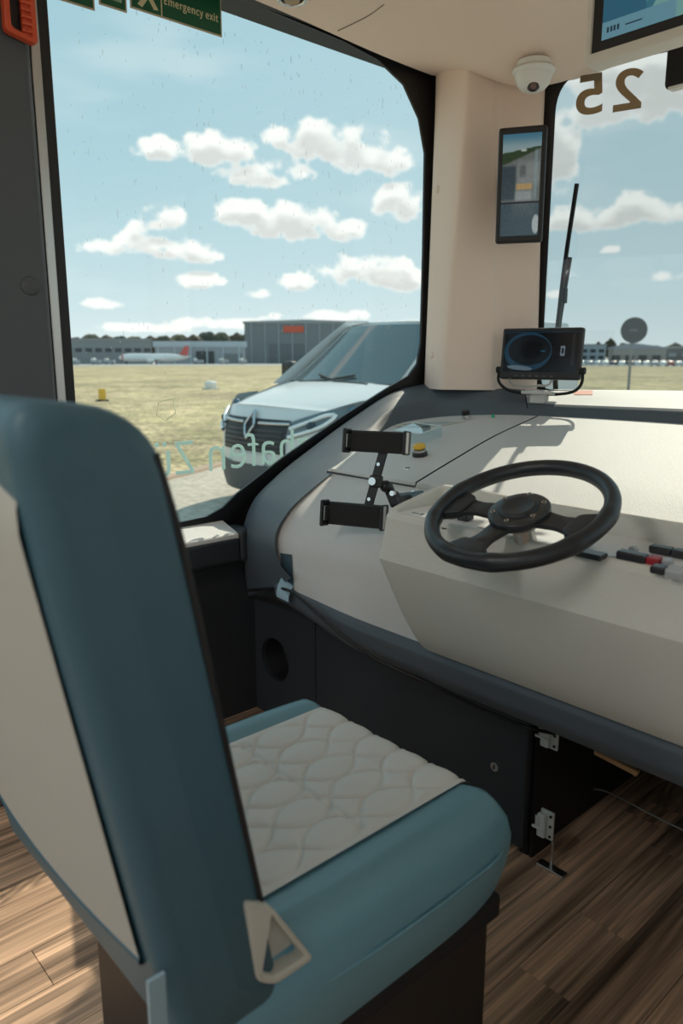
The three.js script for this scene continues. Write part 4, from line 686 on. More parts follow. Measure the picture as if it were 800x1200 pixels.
{ // pedals and loose bits in the footwell
  const t = thing('brake_pedal', 'dark rubber pedal in the footwell', 'pedal', V(-0.80, 0.06, -1.75));
  part(t, 'pad', rb(0.10, 0.012, 0.085, 0.005).rotateX(0.9).translate(-0.80, 0.12, -1.70), M.blackMatt); part(t, 'lever', tube([V(-0.80, 0.12, -1.71), V(-0.80, 0.20, -1.80), V(-0.80, 0.40, -1.86)], 0.009, 16, 8), M.blackMatt);
  const w = thing('footwell_wire', 'thin grey wire hanging across the footwell', 'wire', V(-0.7, 0.25, -1.6));
  part(w, 'wire', tube([onZ(-1.6, 675, 926), onZ(-1.55, 705, 926), onZ(-1.5, 740, 942), onZ(-1.48, 770, 958), onZ(-1.45, 805, 975)], 0.0022, 30, 6), S(lin(0.30, 0.28, 0.26), 0.5));
  const r = thing('red_connector', 'small dark red connector in the footwell', 'connector', onZ(-1.6, 675, 938)); const q = onZ(-1.6, 675, 938); part(r, 'plug', rb(0.03, 0.012, 0.012, 0.002, q.x, q.y, q.z), M.redDark); part(r, 'lead', tube([q, q.clone().add(V(-0.04, 0.03, -0.05)), q.clone().add(V(-0.08, 0.10, -0.2))], 0.003, 10, 6), M.redDark);
  const y = onZ(-1.22, 722, 893), b = thing('wood_strip', 'thin pale wooden strip under the padded roll', 'strip', y); part(b, 'strip', rb(0.085, 0.010, 0.012, 0.002).rotateZ(-0.10).translate(y.x, y.y, y.z), S(lin(0.42, 0.24, 0.11), 0.6)); part(b, 'bracket', rb(0.03, 0.004, 0.03, 0.001, y.x - 0.02, y.y + 0.012, y.z), M.brown);
}

// ================================================================== DRIVER'S SEAT
{
  const XC = -0.795, HW = 0.252, Z0 = -0.845, Z1 = -0.33, TOP = 0.452;
  const seat = thing('driver_seat', 'blue-grey driver seat with pale quilted cushion in front of the console', 'seat', V(XC, 0, -0.58));
  const zc = (Z0 + Z1) / 2, HD = (Z1 - Z0) / 2;
  const sq = (u, v) => [u * Math.sqrt(1 - 0.10 * v * v * v * v), v * Math.sqrt(1 - 0.10 * u * u * u * u)];
  const topY = (u, v) => { // u across, v fore-aft (-1 front)
    const au = Math.abs(u), e = Math.max(Math.max(0, au - 0.80) / 0.20, Math.max(0, -v - 0.86) / 0.14);
    const drop = 0.045 * (1 - Math.sqrt(Math.max(0, 1 - e * e)));
    return TOP + 0.012 * Math.exp(-(((au - 0.80) / 0.13) ** 2)) - 0.004 * (1 - au) - drop - 0.012 * (1 - v) * 0.0;
  };
  const cushion = (k, u) => {};
  const edge = [...Array(33).keys()].map((i) => Math.sin((i / 32 - 0.5) * Math.PI) );
  const g = gridGeo((s, t) => {
    let u = (s - 0.5) * 2 * 1.35, v = (t - 0.5) * 2 * 1.35; const ou = Math.max(0, Math.abs(u) - 1), ov = Math.max(0, Math.abs(v) - 1), cu = clamp(u, -1, 1), cv = clamp(v, -1, 1), [a, b] = sq(cu, cv), d = Math.max(ou, ov) / 0.35;
    const y = topY(cu, cv), yb = 0.298;
    const inw = 0.02 * d * d;
    return V(XC + a * (HW - inw), lerp(y, yb, d), zc + b * (HD - inw));
  }, 72, 72);
  const cu = part(seat, 'cushion', g, M.vinyl, 'blue-grey vinyl cushion with side bolsters');
  // quilted insert: diamond quilting, wraps over the front edge
  const IW = 0.163;
  const quilt = gridGeo((s, t) => {
    const x = lerp(-IW, IW, s), L = 0.515, q = t * (L + 0.05), u = x / HW; let z, y;
    const v0 = clamp(1 - 2 * q / L, -1, 1); z = zc + v0 * HD; y = topY(u, Math.max(v0, -0.999));
    if (q > L) { z = Z0 - 0.002; y -= q - L; }
    // wavy diamonds
    const px = x / 0.062, pz = q / 0.105, w = 0.13 * Math.sin(pz * Math.PI * 2), a = px + pz + w, b = px - pz - w;
    const da = Math.abs(a - Math.round(a)), db = Math.abs(b - Math.round(b)), k = Math.min(da, db), seam = Math.exp(-((k / 0.055) ** 2));
    const cross = Math.exp(-(((q - 0.30) / 0.0035) ** 2)), puff = 0.0045 * Math.sqrt(clamp(Math.min(da, db) * 2)) - 0.0028 * seam - 0.004 * cross;
    const rimIn = sstep(0, 0.05, s) * sstep(0, 0.05, 1 - s);
    return V(XC - 0.004 + x, y + 0.0065 + puff * rimIn - 0.003 * (1 - rimIn), z - (q > L - 0.05 ? 0.002 * sstep(L - 0.05, L, q) : 0));
  }, 130, 190);
  part(seat, 'quilted_insert', quilt, M.quilt, 'pale grey diamond-quilted insert');
  // piping along the side
  const pip = [[0.985, -0.9], [1, -0.5], [1, 0.1], [0.99, 0.9]].map(([u, v]) => { const [a, b] = sq(u, v); return V(XC + a * HW * 1.0 + 0.001, TOP - 0.062, zc + b * HD); });
  part(seat, 'piping', tube([V(XC + 0.10, TOP - 0.064, Z0 - 0.0), V(XC + 0.20, TOP - 0.062, Z0 + 0.008), ...pip], 0.0028, 60, 6), M.vinyl);
  // pedestal
  const ped = part(seat, 'pedestal', box(-0.985, -0.573, 0.0, 0.272, -0.815, -0.385, 0.012), M.black, 'black steel pedestal box');
  part(ped, 'top_plate', box(-0.99, -0.566, 0.262, 0.30, -0.83, -0.375, 0.006), M.blackMatt);
  // backrest: side profile swept across
  const prof = roundPoly([[-0.420, 0.40], [-0.302, 1.035], [-0.180, 1.052], [-0.198, 0.92], [-0.297, 0.40]], [0.03, 0.06, 0.045, 0.12, 0.03], 8);
  {
    const n = prof.length, q0 = [-0.352, 0.46], q1 = [-0.245, 0.98], hw = 0.245, r = 0.024;
    const med = prof.map(([z, y]) => { const dz = q1[0] - q0[0], dy = q1[1] - q0[1], t = clamp(((z - q0[0]) * dz + (y - q0[1]) * dy) / (dz * dz + dy * dy)); return [q0[0] + dz * t, q0[1] + dy * t]; });
    const half = [[0.002, 0.0], [0.005, 0.003], [0.010, 0.008], [0.017, 0.016], [r, r], [0.030, 0.030], [0.042, 0.042], [1, 1]];   // inset from the outline
    const rows = [];
    for (const sg of [-1, 1]) { const set = [[0, 0], ...half].map(([d]) => { const e = Math.min(d, r); return [d, hw - r + Math.sqrt(r * r - (r - e) ** 2) + 0.006 * sstep(r, 0.06, d)]; }); for (const [d, x] of sg < 0 ? set.reverse() : set) rows.push([d, sg * x]); }
    part(seat, 'backrest', gridGeo((u, v) => { const i = Math.round(u * n) % n, [d, x] = rows[Math.round(v * (rows.length - 1))], [z, y] = prof[i], [mz, my] = med[i], L = Math.hypot(mz - z, my - y) || 1e-6, k = Math.min(1, d / L); return V(XC + x, y + (my - y) * k, z + (mz - z) * k); }, n, rows.length - 1), M.vinylDark, 'dark teal vinyl backrest');
  }
  // black piping down the front edge of the near side
  const pz = [[-0.392, 0.525], [-0.378, 0.60], [-0.350, 0.75], [-0.328, 0.87], [-0.314, 0.94], [-0.298, 1.0]];
  for (const s of [-1, 1]) part(seat, 'back_piping', tube(pz.map(([z, y]) => V(XC + s * 0.238, y, z)), 0.004, 40, 8), M.black);
  // pale back shell panel
  const shellAt = (u, v) => { const y = lerp(0.515, 0.985, v), z = lerp(-0.270, -0.183, v) + 0.010 * (1 - (2 * u - 1) ** 2) + (v > 0.9 ? -0.010 * ((v - 0.9) / 0.1) ** 2 : 0), w = 0.222 - 0.012 * (1 - v); return V(XC + (2 * u - 1) * w, y, z); };
  part(seat, 'back_panel', gridGeo(shellAt, 24, 24), M.shell, 'grey cloth back panel');
  part(seat, 'back_panel_edge', tube([...Array(9).keys()].map((i) => shellAt(i / 8, 0).add(V(0, 0, -0.004))), 0.006, 40, 8), M.vinylDark);
  // lower shell under the panel, curving in to the hinge
  part(seat, 'lower_shell', gridGeo((u, v) => { const y = lerp(0.30, 0.53, v), w = lerp(0.17, 0.232, sstep(0, 0.9, v)), e = Math.abs(2 * u - 1); return V(XC + (2 * u - 1) * w, y, lerp(-0.385, -0.268, Math.pow(v, 0.8)) - 0.05 * Math.pow(e, 5)); }, 24, 14), M.vinylDark, 'dark lower back shell');
  // pale recliner cover between backrest and cushion
  const hx = XC + 0.248, hp = (px, py) => { const q = onX(hx, px, py); return [q.z, q.y]; };
  const rc = roundPoly([hp(285, 1055), hp(318, 1062), hp(367, 1122), hp(322, 1153), hp(300, 1150)], 0.010, 4), ri = roundPoly([hp(294, 1068), hp(317, 1072), hp(357, 1120), hp(320, 1143), hp(305, 1138)], 0.007, 4);
  const rs = shapeOf(rc); rs.holes.push(new THREE.Path(ri.map(([a, b]) => new THREE.Vector2(a, b))));
  const cov = part(seat, 'hinge_cover', side(extr(rs, 0.03, 0.003), hx), M.beige, 'pale recliner hinge cover'); part(cov, 'recess', side(extr(shapeOf(ri), 0.003), hx - 0.018), M.beige);
  const tg = onX(XC + 0.245, 189, 1176); part(seat, 'tag', box(tg.x - 0.004, tg.x, tg.y - 0.03, tg.y + 0.03, tg.z - 0.006, tg.z + 0.012, 0.001), M.foil, 'small pale tag');
}

// ================================================================== OUTSIDE
const gy = (x, z) => GROUND - 0.0105 * Math.max(0, Math.hypot(x, z) - 60);
const far = (px, dist) => { const d = ray(px, 415).setY(0).normalize(); const p = V(d.x * dist, 0, d.z * dist); p.y = gy(p.x, p.z); return p; };
const RD = V(0.43, 0, 0.90);                                 // direction of the kerb
{
  const polar = (r0, r1, a0, a1, nr, na, mat, name, label, dy = 0) => struct(name, gridGeo((u, v) => { const r = r0 * Math.pow(r1 / r0, u), a = lerp(a0, a1, v), x = Math.cos(a) * r, z = Math.sin(a) * r; return V(x, gy(x, z) + dy, z); }, nr, na), mat, label);
  const grassTex = dataTex(1024, 1024, (u, v) => { const a = n2t(u * 6, v * 6, 6), b = n2t(u * 40, v * 40, 40), c = n2t(u * 220, v * 220, 220), e = n2t(u * 14 + 4, v * 14, 14), s = 0.62 + 0.16 * (a - 0.5) + 0.14 * (b - 0.5) + 0.34 * (c - 0.5), dry = clamp(0.55 + 0.7 * (e - 0.5) + 0.4 * (b - 0.5)); return [clamp(255 * s * lerp(0.96, 1.14, dry), 0, 255), clamp(255 * s * lerp(0.92, 1.03, dry), 0, 255), clamp(255 * s * lerp(0.66, 0.84, dry), 0, 255)]; }, true, [1 / 14, 1 / 14]);
  const concTex = dataTex(512, 512, (u, v) => { const s = 0.80 + 0.14 * (n2t(u * 90, v * 90, 90) - 0.5) + 0.16 * (n2t(u * 7, v * 7, 7) - 0.5) + 0.08 * (n2t(u * 200, v * 200, 200) - 0.5); return [255 * s, 255 * s * 0.96, 255 * s * 0.90]; }, true, [1 / 5, 1 / 5]);
  polar(0.5, 240, -Math.PI, Math.PI, 60, 90, S(lin(1.0, 0.97, 0.92), 0.95, { map: grassTex }), 'ground', 'dry yellow-green grass field');
  polar(215, 1800, -Math.PI, Math.PI, 20, 90, S(lin(0.40, 0.40, 0.38), 0.9), 'ground_apron', 'grey apron far across the field', 0.06);
  // concrete way beside the bus
  const p0 = onY(GROUND, 190, 562), strip = (a, wdt, dy) => gridGeo((u, v) => a.clone().addScaledVector(RD, lerp(-24, 60, u)).addScaledVector(V(0.90, 0, -0.43), v * wdt).setY(GROUND + dy), 2, 2);
  struct('road', strip(p0, 30, 0.012), S(lin(0.74, 0.72, 0.69), 0.9, { map: concTex }), 'pale concrete road');
  const kb = struct('trim_4', gridGeo((u, v) => { const e = [[0, 0], [0, 0.05], [0.14, 0.05], [0.14, 0]][Math.round(v * 3)]; return p0.clone().addScaledVector(RD, lerp(-24, 60, u)).addScaledVector(V(0.90, 0, -0.43), e[0]).setY(GROUND + e[1]); }, 2, 3), S(lin(0.45, 0.33, 0.25), 0.9), 'low kerb between grass and concrete');
}
// ------------------------------------------------------------------ white van
{
  const pos = onY(GROUND, 292, 601), van = thing('van', 'white delivery van with dark grille parked on the concrete', 'van', pos);
  // local axes: -x is its front, y up, z its left side
  const dir = ray(330, 480).setY(0).normalize();
  const paint = S(lin(0.74, 0.75, 0.75), 0.22), dark = S(lin(0.03, 0.032, 0.035), 0.6), winm = new THREE.MeshPhysicalMaterial({ color: lin(0.07, 0.10, 0.105), roughness: 0.05, ior: 2.1, side: THREE.DoubleSide }), chrome = S(lin(0.6, 0.6, 0.6), 0.2, { metalness: 1 });
  const nose = (z, y) => { const k = Math.abs(z) / 0.96; return 0.02 + 0.42 * Math.pow(k, 3.0) + 0.20 * Math.pow(clamp((y - 0.72) / 0.4), 1.6) + 0.05 * Math.pow(clamp((0.45 - y) / 0.25), 2); };
  const fasc = (u, v, off = 0) => { const z = (u * 2 - 1) * 0.96, y = lerp(0.24, 1.06 - 0.05 * (u * 2 - 1) ** 2, v); return V(nose(z, y) - off, y, z); };
  const patch = (z0, z1, y0, y1, off, nu = 12, nv = 6, skew = 0) => gridGeo((u, v) => { const z = lerp(z0, z1, u), y = lerp(y0, y1, v) + skew * u; return V(nose(z, y) - off, y, z); }, nu, nv);
  const body = local(van, 'front', gridGeo((u, v) => fasc(u, v), 40, 20), paint, 'white front end');
  // hood
  const hoodY = (s, z) => 1.03 + 0.235 * Math.pow(s, 0.75) - 0.07 * (z * z) * (1 - 0.3 * s);
  local(van, 'bonnet', gridGeo((u, v) => { const z = (u * 2 - 1) * lerp(0.96, 0.90, v), x0 = nose(z, 1.04), x = lerp(x0, 1.12 + 0.16 * z * z, v); return V(x, v < 0.02 ? 1.06 - 0.05 * (u * 2 - 1) ** 2 : hoodY(v, z) + 0.012, z); }, 30, 16), paint, 'white bonnet');
  // windscreen and frame
  const ws = (u, v, off = 0) => { const h = lerp(0.90, 0.74, v), z = (u * 2 - 1) * h; return V(lerp(1.04, 1.94, (v < 0 ? v : Math.pow(v, 0.92))) + 0.20 * (z * z) / 0.8 - off, lerp(1.22, 1.90, v) + off * 0.6 - 0.02 * v * z * z, z); };
  local(van, 'screen_surround', gridGeo((u, v) => ws(u, v), 20, 12), paint); local(van, 'windscreen', gridGeo((u, v) => ws(lerp(0.05, 0.95, u), lerp(0.03, 0.95, v), 0.012), 20, 12), winm, 'dark glassy windscreen'); local(van, 'scuttle', gridGeo((u, v) => ws(lerp(0.02, 0.98, u), lerp(-0.05, 0.04, v), 0.018), 20, 3), dark);
  for (const s of [-1, 1]) local(van, 'wiper', tube([ws(0.5 + s * 0.30, 0.02, 0.03), ws(0.5 + s * 0.05, 0.06, 0.03), ws(0.5 - s * 0.16, 0.14, 0.03)], 0.012, 12, 6), dark);
  // roof, sides, rear
  const roofY = (x, z) => 1.90 + 0.07 * sstep(1.9, 2.8, x) - 0.06 * Math.pow(Math.abs(z) / 0.8, 4);
  local(van, 'roof', gridGeo((u, v) => { const z = (u * 2 - 1) * 0.78, x = lerp(1.93 + 0.16 * z * z, 4.4, v); return V(x, roofY(x, z), z); }, 20, 10), paint);
  for (const s of [-1, 1]) {
    const lower = (u, v) => { const y = lerp(0.24, 1.24, v), x0 = nose(0.96, Math.min(y, 1.04)) + (y > 1.04 ? (y - 1.04) * 3.2 : 0), x = lerp(x0, 4.4, u); return V(x, y, s * (0.96 + 0.02 * Math.sin(v * 3.1))); };
    local(van, 'side', gridGeo(lower, 20, 12, s < 0), paint, 'white flank');
    const upper = (u, v) => { const y = lerp(1.22, 1.93, v), x = lerp(lerp(1.05, 2.02, v), 4.4, u); return V(x, y, s * lerp(0.955, 0.77, Math.pow(v, 1.3))); };
    local(van, 'upper_side', gridGeo(upper, 20, 12, s < 0), paint);
    local(van, 'side_window', gridGeo((u, v) => { const q = upper(lerp(0.055, 0.30, u) + 0.02 * v, lerp(0.06, 0.80, v)); q.z += s * 0.012; return q; }, 8, 8, s < 0), winm);
    const m = local(van, 'wing_mirror', rb(0.14, 0.30, 0.20, 0.05, 1.42, 1.32, s * 1.10), dark); local(m, 'mirror_arm', tube([V(1.40, 1.20, s * 0.95), V(1.42, 1.20, s * 1.08)], 0.03, 6, 8), dark);
    for (const x of [0.95, 3.6]) {
      const w = local(van, 'wheel', new THREE.LatheGeometry([[0.2, -0.11], [0.31, -0.11], [0.335, -0.08], [0.335, 0.08], [0.31, 0.11], [0.2, 0.11]].map(([a, b]) => new THREE.Vector2(a, b)), 36).rotateX(Math.PI / 2).translate(x, 0.335, s * 0.87), dark); local(w, 'hub_cap', new THREE.CylinderGeometry(0.21, 0.21, 0.15, 28).rotateX(Math.PI / 2).translate(x, 0.335, s * 0.88), S(lin(0.4, 0.4, 0.4), 0.4));
      local(van, 'wheel_arch', new THREE.TorusGeometry(0.39, 0.035, 8, 24, Math.PI).translate(x, 0.33, s * 0.965), dark);
    }
    // headlight: dark housing, bright hook-shaped strip, clear lens
    const hl = (o) => (u, v) => { const z = lerp(0.50, 1.02, u), y = lerp(0.755 + 0.17 * u + 0.05 * u * u, 0.925 + 0.22 * u, v), zz = Math.min(z, 0.965), k = z > 0.965 ? (z - 0.965) * 5 : 0; return V(nose(zz, Math.min(y, 1.05)) - o + k, y, s * (zz + o * 0.6)); };
    const hd = local(van, 'headlight', gridGeo(hl(0.014), 20, 8, s < 0), S(lin(0.16, 0.20, 0.22), 0.12), 'swept-back headlight'); const hp = (u, v) => hl(0.024)(u, v);
    local(hd, 'light_strip', tube([hp(0.03, 0.62), hp(0.3, 0.66), hp(0.55, 0.72), hp(0.66, 0.6), hp(0.55, 0.22), hp(0.28, 0.14), hp(0.04, 0.16)], 0.018, 40, 6), S(lin(0.92, 0.94, 0.95), 0.2)); local(hd, 'reflector', new THREE.SphereGeometry(0.045, 16, 10).translate(...hp(0.36, 0.40).add(V(0.02, 0, 0)).toArray()), S(lin(0.03, 0.05, 0.07), 0.1)); local(hd, 'reflector', new THREE.SphereGeometry(0.05, 16, 10).translate(...hp(0.82, 0.55).add(V(0.03, 0, 0)).toArray()), S(lin(0.10, 0.2, 0.28), 0.1));
  }
  local(van, 'rear', new THREE.BoxGeometry(0.02, 1.6, 1.8).translate(4.4, 1.05, 0), paint);
  // grille with slats, chrome bar and lozenge emblem, dark lower bumper
  const gr = local(van, 'grille', patch(-0.50, 0.50, 0.62, 0.94, 0.008, 16, 8), dark, 'black grille');
  for (let k = 0; k < 5; k++) local(gr, 'slat', tube([-0.46, -0.2, 0, 0.2, 0.46].map((z) => { const y = 0.65 + k * 0.045; return V(nose(z, y) - 0.014, y, z); }), 0.009, 16, 6), S(lin(0.07, 0.07, 0.075), 0.35));
  for (const s of [-1, 1]) local(gr, 'chrome_bar', tube([0.12, 0.3, 0.52].map((z) => { const y = 0.895 + 0.02 * z; return V(nose(z, y) - 0.02, y, s * z); }), 0.017, 12, 8), chrome);
  const lz = [[0, 0.135], [0.075, 0], [0, -0.135], [-0.075, 0], [0, 0.135]];
  local(gr, 'emblem', join([0, 1, 2, 3].map((i) => { const [a, b] = lz[i], [c, d] = lz[i + 1]; return tube([V(nose(0, 0.88 + b) - 0.035, 0.88 + b, a), V(nose(0, 0.88 + (b + d) / 2) - 0.04, 0.88 + (b + d) / 2, (a + c) / 2), V(nose(0, 0.88 + d) - 0.035, 0.88 + d, c)], 0.015, 4, 6); })), chrome, 'chrome lozenge emblem');
  local(van, 'lower_bumper', patch(-0.955, 0.955, 0.20, 0.50, 0.02, 30, 6), S(lin(0.10, 0.105, 0.11), 0.6), 'dark grey lower bumper');
  local(van, 'registration_plate', patch(-0.26, 0.26, 0.50, 0.60, 0.03, 4, 2), S(lin(0.7, 0.7, 0.68), 0.4));
  for (const z of [-0.36, 0.36]) local(van, 'seat_head', rb(0.12, 0.5, 0.4, 0.05, 2.3, 1.35, z), S(lin(0.09, 0.05, 0.05), 0.8));
  // turn: the front looks along -x; aim it left of the camera's line
  const q = 52 * Math.PI / 180, head = dir.clone().multiplyScalar(-Math.cos(q)).addScaledVector(V(dir.z, 0, -dir.x), Math.sin(q));
  van.rotation.y = Math.atan2(head.z, -head.x);
}
// ------------------------------------------------------------------ things across the field
{
  const facing = (o, p) => { o.rotation.y = Math.atan2(-p.x, -p.z); };      // its +z looks back at the bus
  const wpp = (px0, px1, dist) => Math.abs(far(px1, dist).distanceTo(far(px0, dist)));
  const hang = (name, label, px0, px1, dist, top, mat, extra) => {
    const p = far((px0 + px1) / 2, dist), t = thing(name, label, 'building', p); facing(t, p); const w = wpp(px0, px1, dist), d0 = ray((px0 + px1) / 2, top), h = EYE.y + d0.y / Math.hypot(d0.x, d0.z) * dist - p.y;
    local(t, 'walls', new THREE.BoxGeometry(w, h, 18).translate(0, h / 2, -9), mat); if (extra) extra(t, w, h); return t;
  };
  const gm = S(lin(0.20, 0.21, 0.215), 0.8), lm = S(lin(0.34, 0.36, 0.38), 0.8), rf = S(lin(0.45, 0.50, 0.55), 0.6), dk = S(lin(0.05, 0.055, 0.06), 0.7), tanm = S(lin(0.36, 0.32, 0.28), 0.85);
  hang('hangar', 'large grey hangar with a red sign across the field', 287, 430, 500, 379, gm, (t, w, h) => {
    local(t, 'roof', extr(shapeOf([[-w / 2 - 1, 0], [w / 2 + 1, 0], [w / 2 + 1, 1.2], [0, 2.4], [-w / 2 - 1, 1.2]]), 19).translate(0, h, -18.5), S(lin(0.30, 0.31, 0.31), 0.7));
    local(t, 'sign', new THREE.BoxGeometry(13, 4, 0.5).translate(-w * 0.5 + w * 0.40, h - 3.6, 0.4), M.red); for (let k = 0; k < 9; k++) local(t, 'wall_rib', new THREE.BoxGeometry(0.7, h, 0.5).translate(-w / 2 + (k + 0.5) * w / 9, h / 2, 0.2), lm); local(t, 'door', new THREE.BoxGeometry(w * 0.3, h * 0.5, 0.6).translate(-w * 0.15, h * 0.25, 0.1), S(lin(0.14, 0.15, 0.155), 0.7));
  });
  hang('hangar', 'low hangar with pale roof band and dark doorway behind the aeroplane', 182, 288, 445, 402, lm, (t, w, h) => {
    local(t, 'roof_band', new THREE.BoxGeometry(w + 2, 3.2, 19).translate(0, h - 0.6, -9), rf); local(t, 'doorway', new THREE.BoxGeometry(w * 0.2, h * 0.62, 0.6).translate(w * 0.05, h * 0.31, 0.2), dk); local(t, 'doorway', new THREE.BoxGeometry(w * 0.2, h * 0.5, 0.6).translate(w * 0.36, h * 0.25, 0.2), gm); for (let k = 0; k < 6; k++) local(t, 'column', new THREE.BoxGeometry(0.8, h, 0.8).translate(-w / 2 + (k + 0.2) * w / 5.6, h / 2, 0.3), rf);
  });
  hang('terminal_building', 'long low grey building at the far left of the field', 40, 180, 480, 399, S(lin(0.25, 0.26, 0.265), 0.8), (t, w, h) => {
    local(t, 'roof', new THREE.BoxGeometry(w + 1, 1.4, 19).translate(0, h + 0.5, -9), S(lin(0.28, 0.27, 0.26), 0.8)); for (let k = 0; k < 12; k++) local(t, 'window', new THREE.BoxGeometry(w / 18, 2.2, 0.4).translate(-w / 2 + (k + 0.5) * w / 12, h * 0.6, 0.15), dk);
  });
  hang('office_block', 'blue-grey block beyond the car park', 640, 709, 450, 405, S(lin(0.40, 0.45, 0.50), 0.8), (t, w, h) => { for (let r = 0; r < 2; r++) for (let k = 0; k < 7; k++) local(t, 'window', new THREE.BoxGeometry(w / 11, 1.8, 0.4).translate(-w / 2 + (k + 0.5) * w / 7, h * (0.38 + 0.34 * r), 0.15), dk); local(t, 'roof', new THREE.BoxGeometry(w + 1, 0.8, 19).translate(0, h + 0.4, -9), lm); });
  hang('warehouse', 'long warehouse with a sloping grey roof beyond the car park', 712, 780, 405, 409, tanm, (t, w, h) => { local(t, 'roof', extr(shapeOf([[-w / 2 - 1, 0], [w / 2 + 1, 0], [w / 2, 0.8], [-w * 0.1, 3.0], [-w / 2, 0.8]]), 19).translate(0, h, -18.5), S(lin(0.32, 0.33, 0.36), 0.7)); for (let k = 0; k < 4; k++) local(t, 'gate', new THREE.BoxGeometry(w / 7, h * 0.6, 0.4).translate(-w / 2 + (k + 0.6) * w / 4.3, h * 0.3, 0.15), dk); });
  hang('warehouse', 'dark warehouse at the far right of the car park', 779, 860, 450, 408, S(lin(0.16, 0.15, 0.15), 0.8), (t, w, h) => { local(t, 'roof', new THREE.BoxGeometry(w + 1, 1.2, 19).translate(0, h + 0.5, -9), tanm); for (let k = 0; k < 5; k++) local(t, 'window', new THREE.BoxGeometry(w / 9, 1.8, 0.4).translate(-w / 2 + (k + 0.5) * w / 5, h * 0.6, 0.15), lm); });
  // trees: trunk with a lumpy crown
  const crown = (r, k) => { const g = new THREE.IcosahedronGeometry(r, 4), p = g.attributes.position; for (let i = 0; i < p.count; i++) { const v = V().fromBufferAttribute(p, i), s = 0.72 + 0.55 * fbm(v.x / r * 2.2 + k * 7, v.y / r * 2.2 + 9, v.z / r * 2.2 + k, 4); p.setXYZ(i, v.x * s, v.y * s * 0.95, v.z * s); } g.computeVertexNormals(); return g; };
  const leaf = [S(lin(0.055, 0.06, 0.03), 0.9), S(lin(0.08, 0.06, 0.035), 0.9), S(lin(0.045, 0.055, 0.035), 0.9)], trunk = S(lin(0.06, 0.045, 0.035), 0.9), crowns = [1, 2, 3].map((k) => crown(1, k));
  const tree = (px, dist, top, wpx, kind, label) => {
    const p = far(px, dist), t = thing('tree', label, 'tree', p, 'trees across the field'), d0 = ray(px, top), h = EYE.y + d0.y / Math.hypot(d0.x, d0.z) * dist - p.y, w = wpx * dist / FPX;
    local(t, 'trunk', cyl(h * 0.03, h * 0.05, h * 0.5, 8).translate(0, h * 0.25, 0), trunk); local(t, 'crown', crowns[kind].clone().scale(w / 2, h * 0.40, w / 2).translate(0, h * 0.62, 0), leaf[kind]);
  };
  const TL = 'dark green tree in the row behind the airport buildings', TR = 'brownish tree standing behind the car park buildings';
  for (let k = 0; k < 15; k++) tree(56 + k * 17 + 2 * rnd(), 570 + 30 * (k % 2), 395 - 4 * rnd() + (k > 10 ? -4 : 0), 22 + 6 * rnd(), k % 3, TL);
  for (const [px, top, w, k] of [[687, 404, 11, 2], [700, 401, 11, 1], [714, 397, 13, 1], [730, 402, 13, 0], [748, 404, 15, 2], [768, 405, 15, 0], [790, 402, 18, 1], [815, 403, 18, 2], [672, 405, 12, 0]]) tree(px, 500, top, w, k, TR);
  // parked cars
  const carProf = roundPoly([[-2.15, 0.3], [2.15, 0.3], [2.12, 0.82], [1.25, 0.95], [0.55, 1.45], [-1.15, 1.47], [-2.0, 0.98], [-2.2, 0.7]], 0.16, 4), carWin = roundPoly([[1.05, 0.96], [0.48, 1.37], [-1.05, 1.39], [-1.65, 0.98]], 0.06, 3);
  const carCols = [[0.6, 0.6, 0.6], [0.08, 0.08, 0.09], [0.35, 0.37, 0.4], [0.7, 0.7, 0.68], [0.05, 0.06, 0.09], [0.3, 0.05, 0.05]].map((c) => S(lin(...c), 0.3)), nm = ['silver', 'black', 'grey', 'white', 'dark blue', 'red'];
  const bodyG = extr(shapeOf(carProf), 1.6, 0.08).translate(0, 0, -0.8), winG = extr(shapeOf(carWin), 1.70).translate(0, 0, -0.85), whG = new THREE.CylinderGeometry(0.31, 0.31, 0.2, 16).rotateX(Math.PI / 2);
  for (let k = 0; k < 17; k++) {
    const px = 652 + k * 9.6 + 0.8 * rnd(), p = far(px, 228 + 14 * (k % 2)), c = [3, 0, 1, 3, 2, 0, 3, 4, 3, 1, 0, 3, 2, 3, 5, 0, 3][k], t = thing('parked_car', `${nm[c]} car parked in the far row beyond the grass`, 'car', p, 'cars parked beyond the grass'); t.position.y += 0.06; t.rotation.y = 2.02 + rnd() * 0.08;
    local(t, 'body', bodyG.clone(), carCols[c]); local(t, 'windows', winG.clone(), M.black); for (const x of [-1.35, 1.35]) for (const s of [-0.78, 0.78]) local(t, 'wheel', whG.clone().translate(x, 0.31, s), M.blackMatt);
  }
  // airliner
  {
    const p = far(180, 420), t = thing('airliner', 'white airliner with a red tail parked before the hangars', 'aeroplane', p); const Lh = wpp(140, 222, 420) / 2, wht = S(lin(0.78, 0.78, 0.78), 0.35), r = 2.0;
    const d = V(p.x, 0, p.z).normalize(); t.rotation.y = Math.atan2(-p.x, -p.z);
    local(t, 'fuselage', new THREE.LatheGeometry([[0.01, -Lh], [0.9, -Lh + 0.8], [1.6, -Lh + 2.4], [r, -Lh + 5], [r, Lh * 0.45], [1.4, Lh * 0.75], [0.3, Lh]].map(([a, b]) => new THREE.Vector2(a, b)), 24).rotateZ(-Math.PI / 2).translate(0, 3.6, 0), wht);
    local(t, 'tail_fin', extr(shapeOf([[Lh * 0.72, 4.6], [Lh * 0.98, 4.6], [Lh * 1.04, 9.6], [Lh * 0.90, 9.6]]), 0.5).translate(0, 0, -0.25), S(lin(0.55, 0.10, 0.08), 0.5), 'red tail fin'); local(t, 'nose_band', cyl(1.72, 1.5, 1.6, 20).rotateZ(Math.PI / 2).translate(-Lh + 2.4, 3.6, 0), S(lin(0.5, 0.1, 0.09), 0.5));
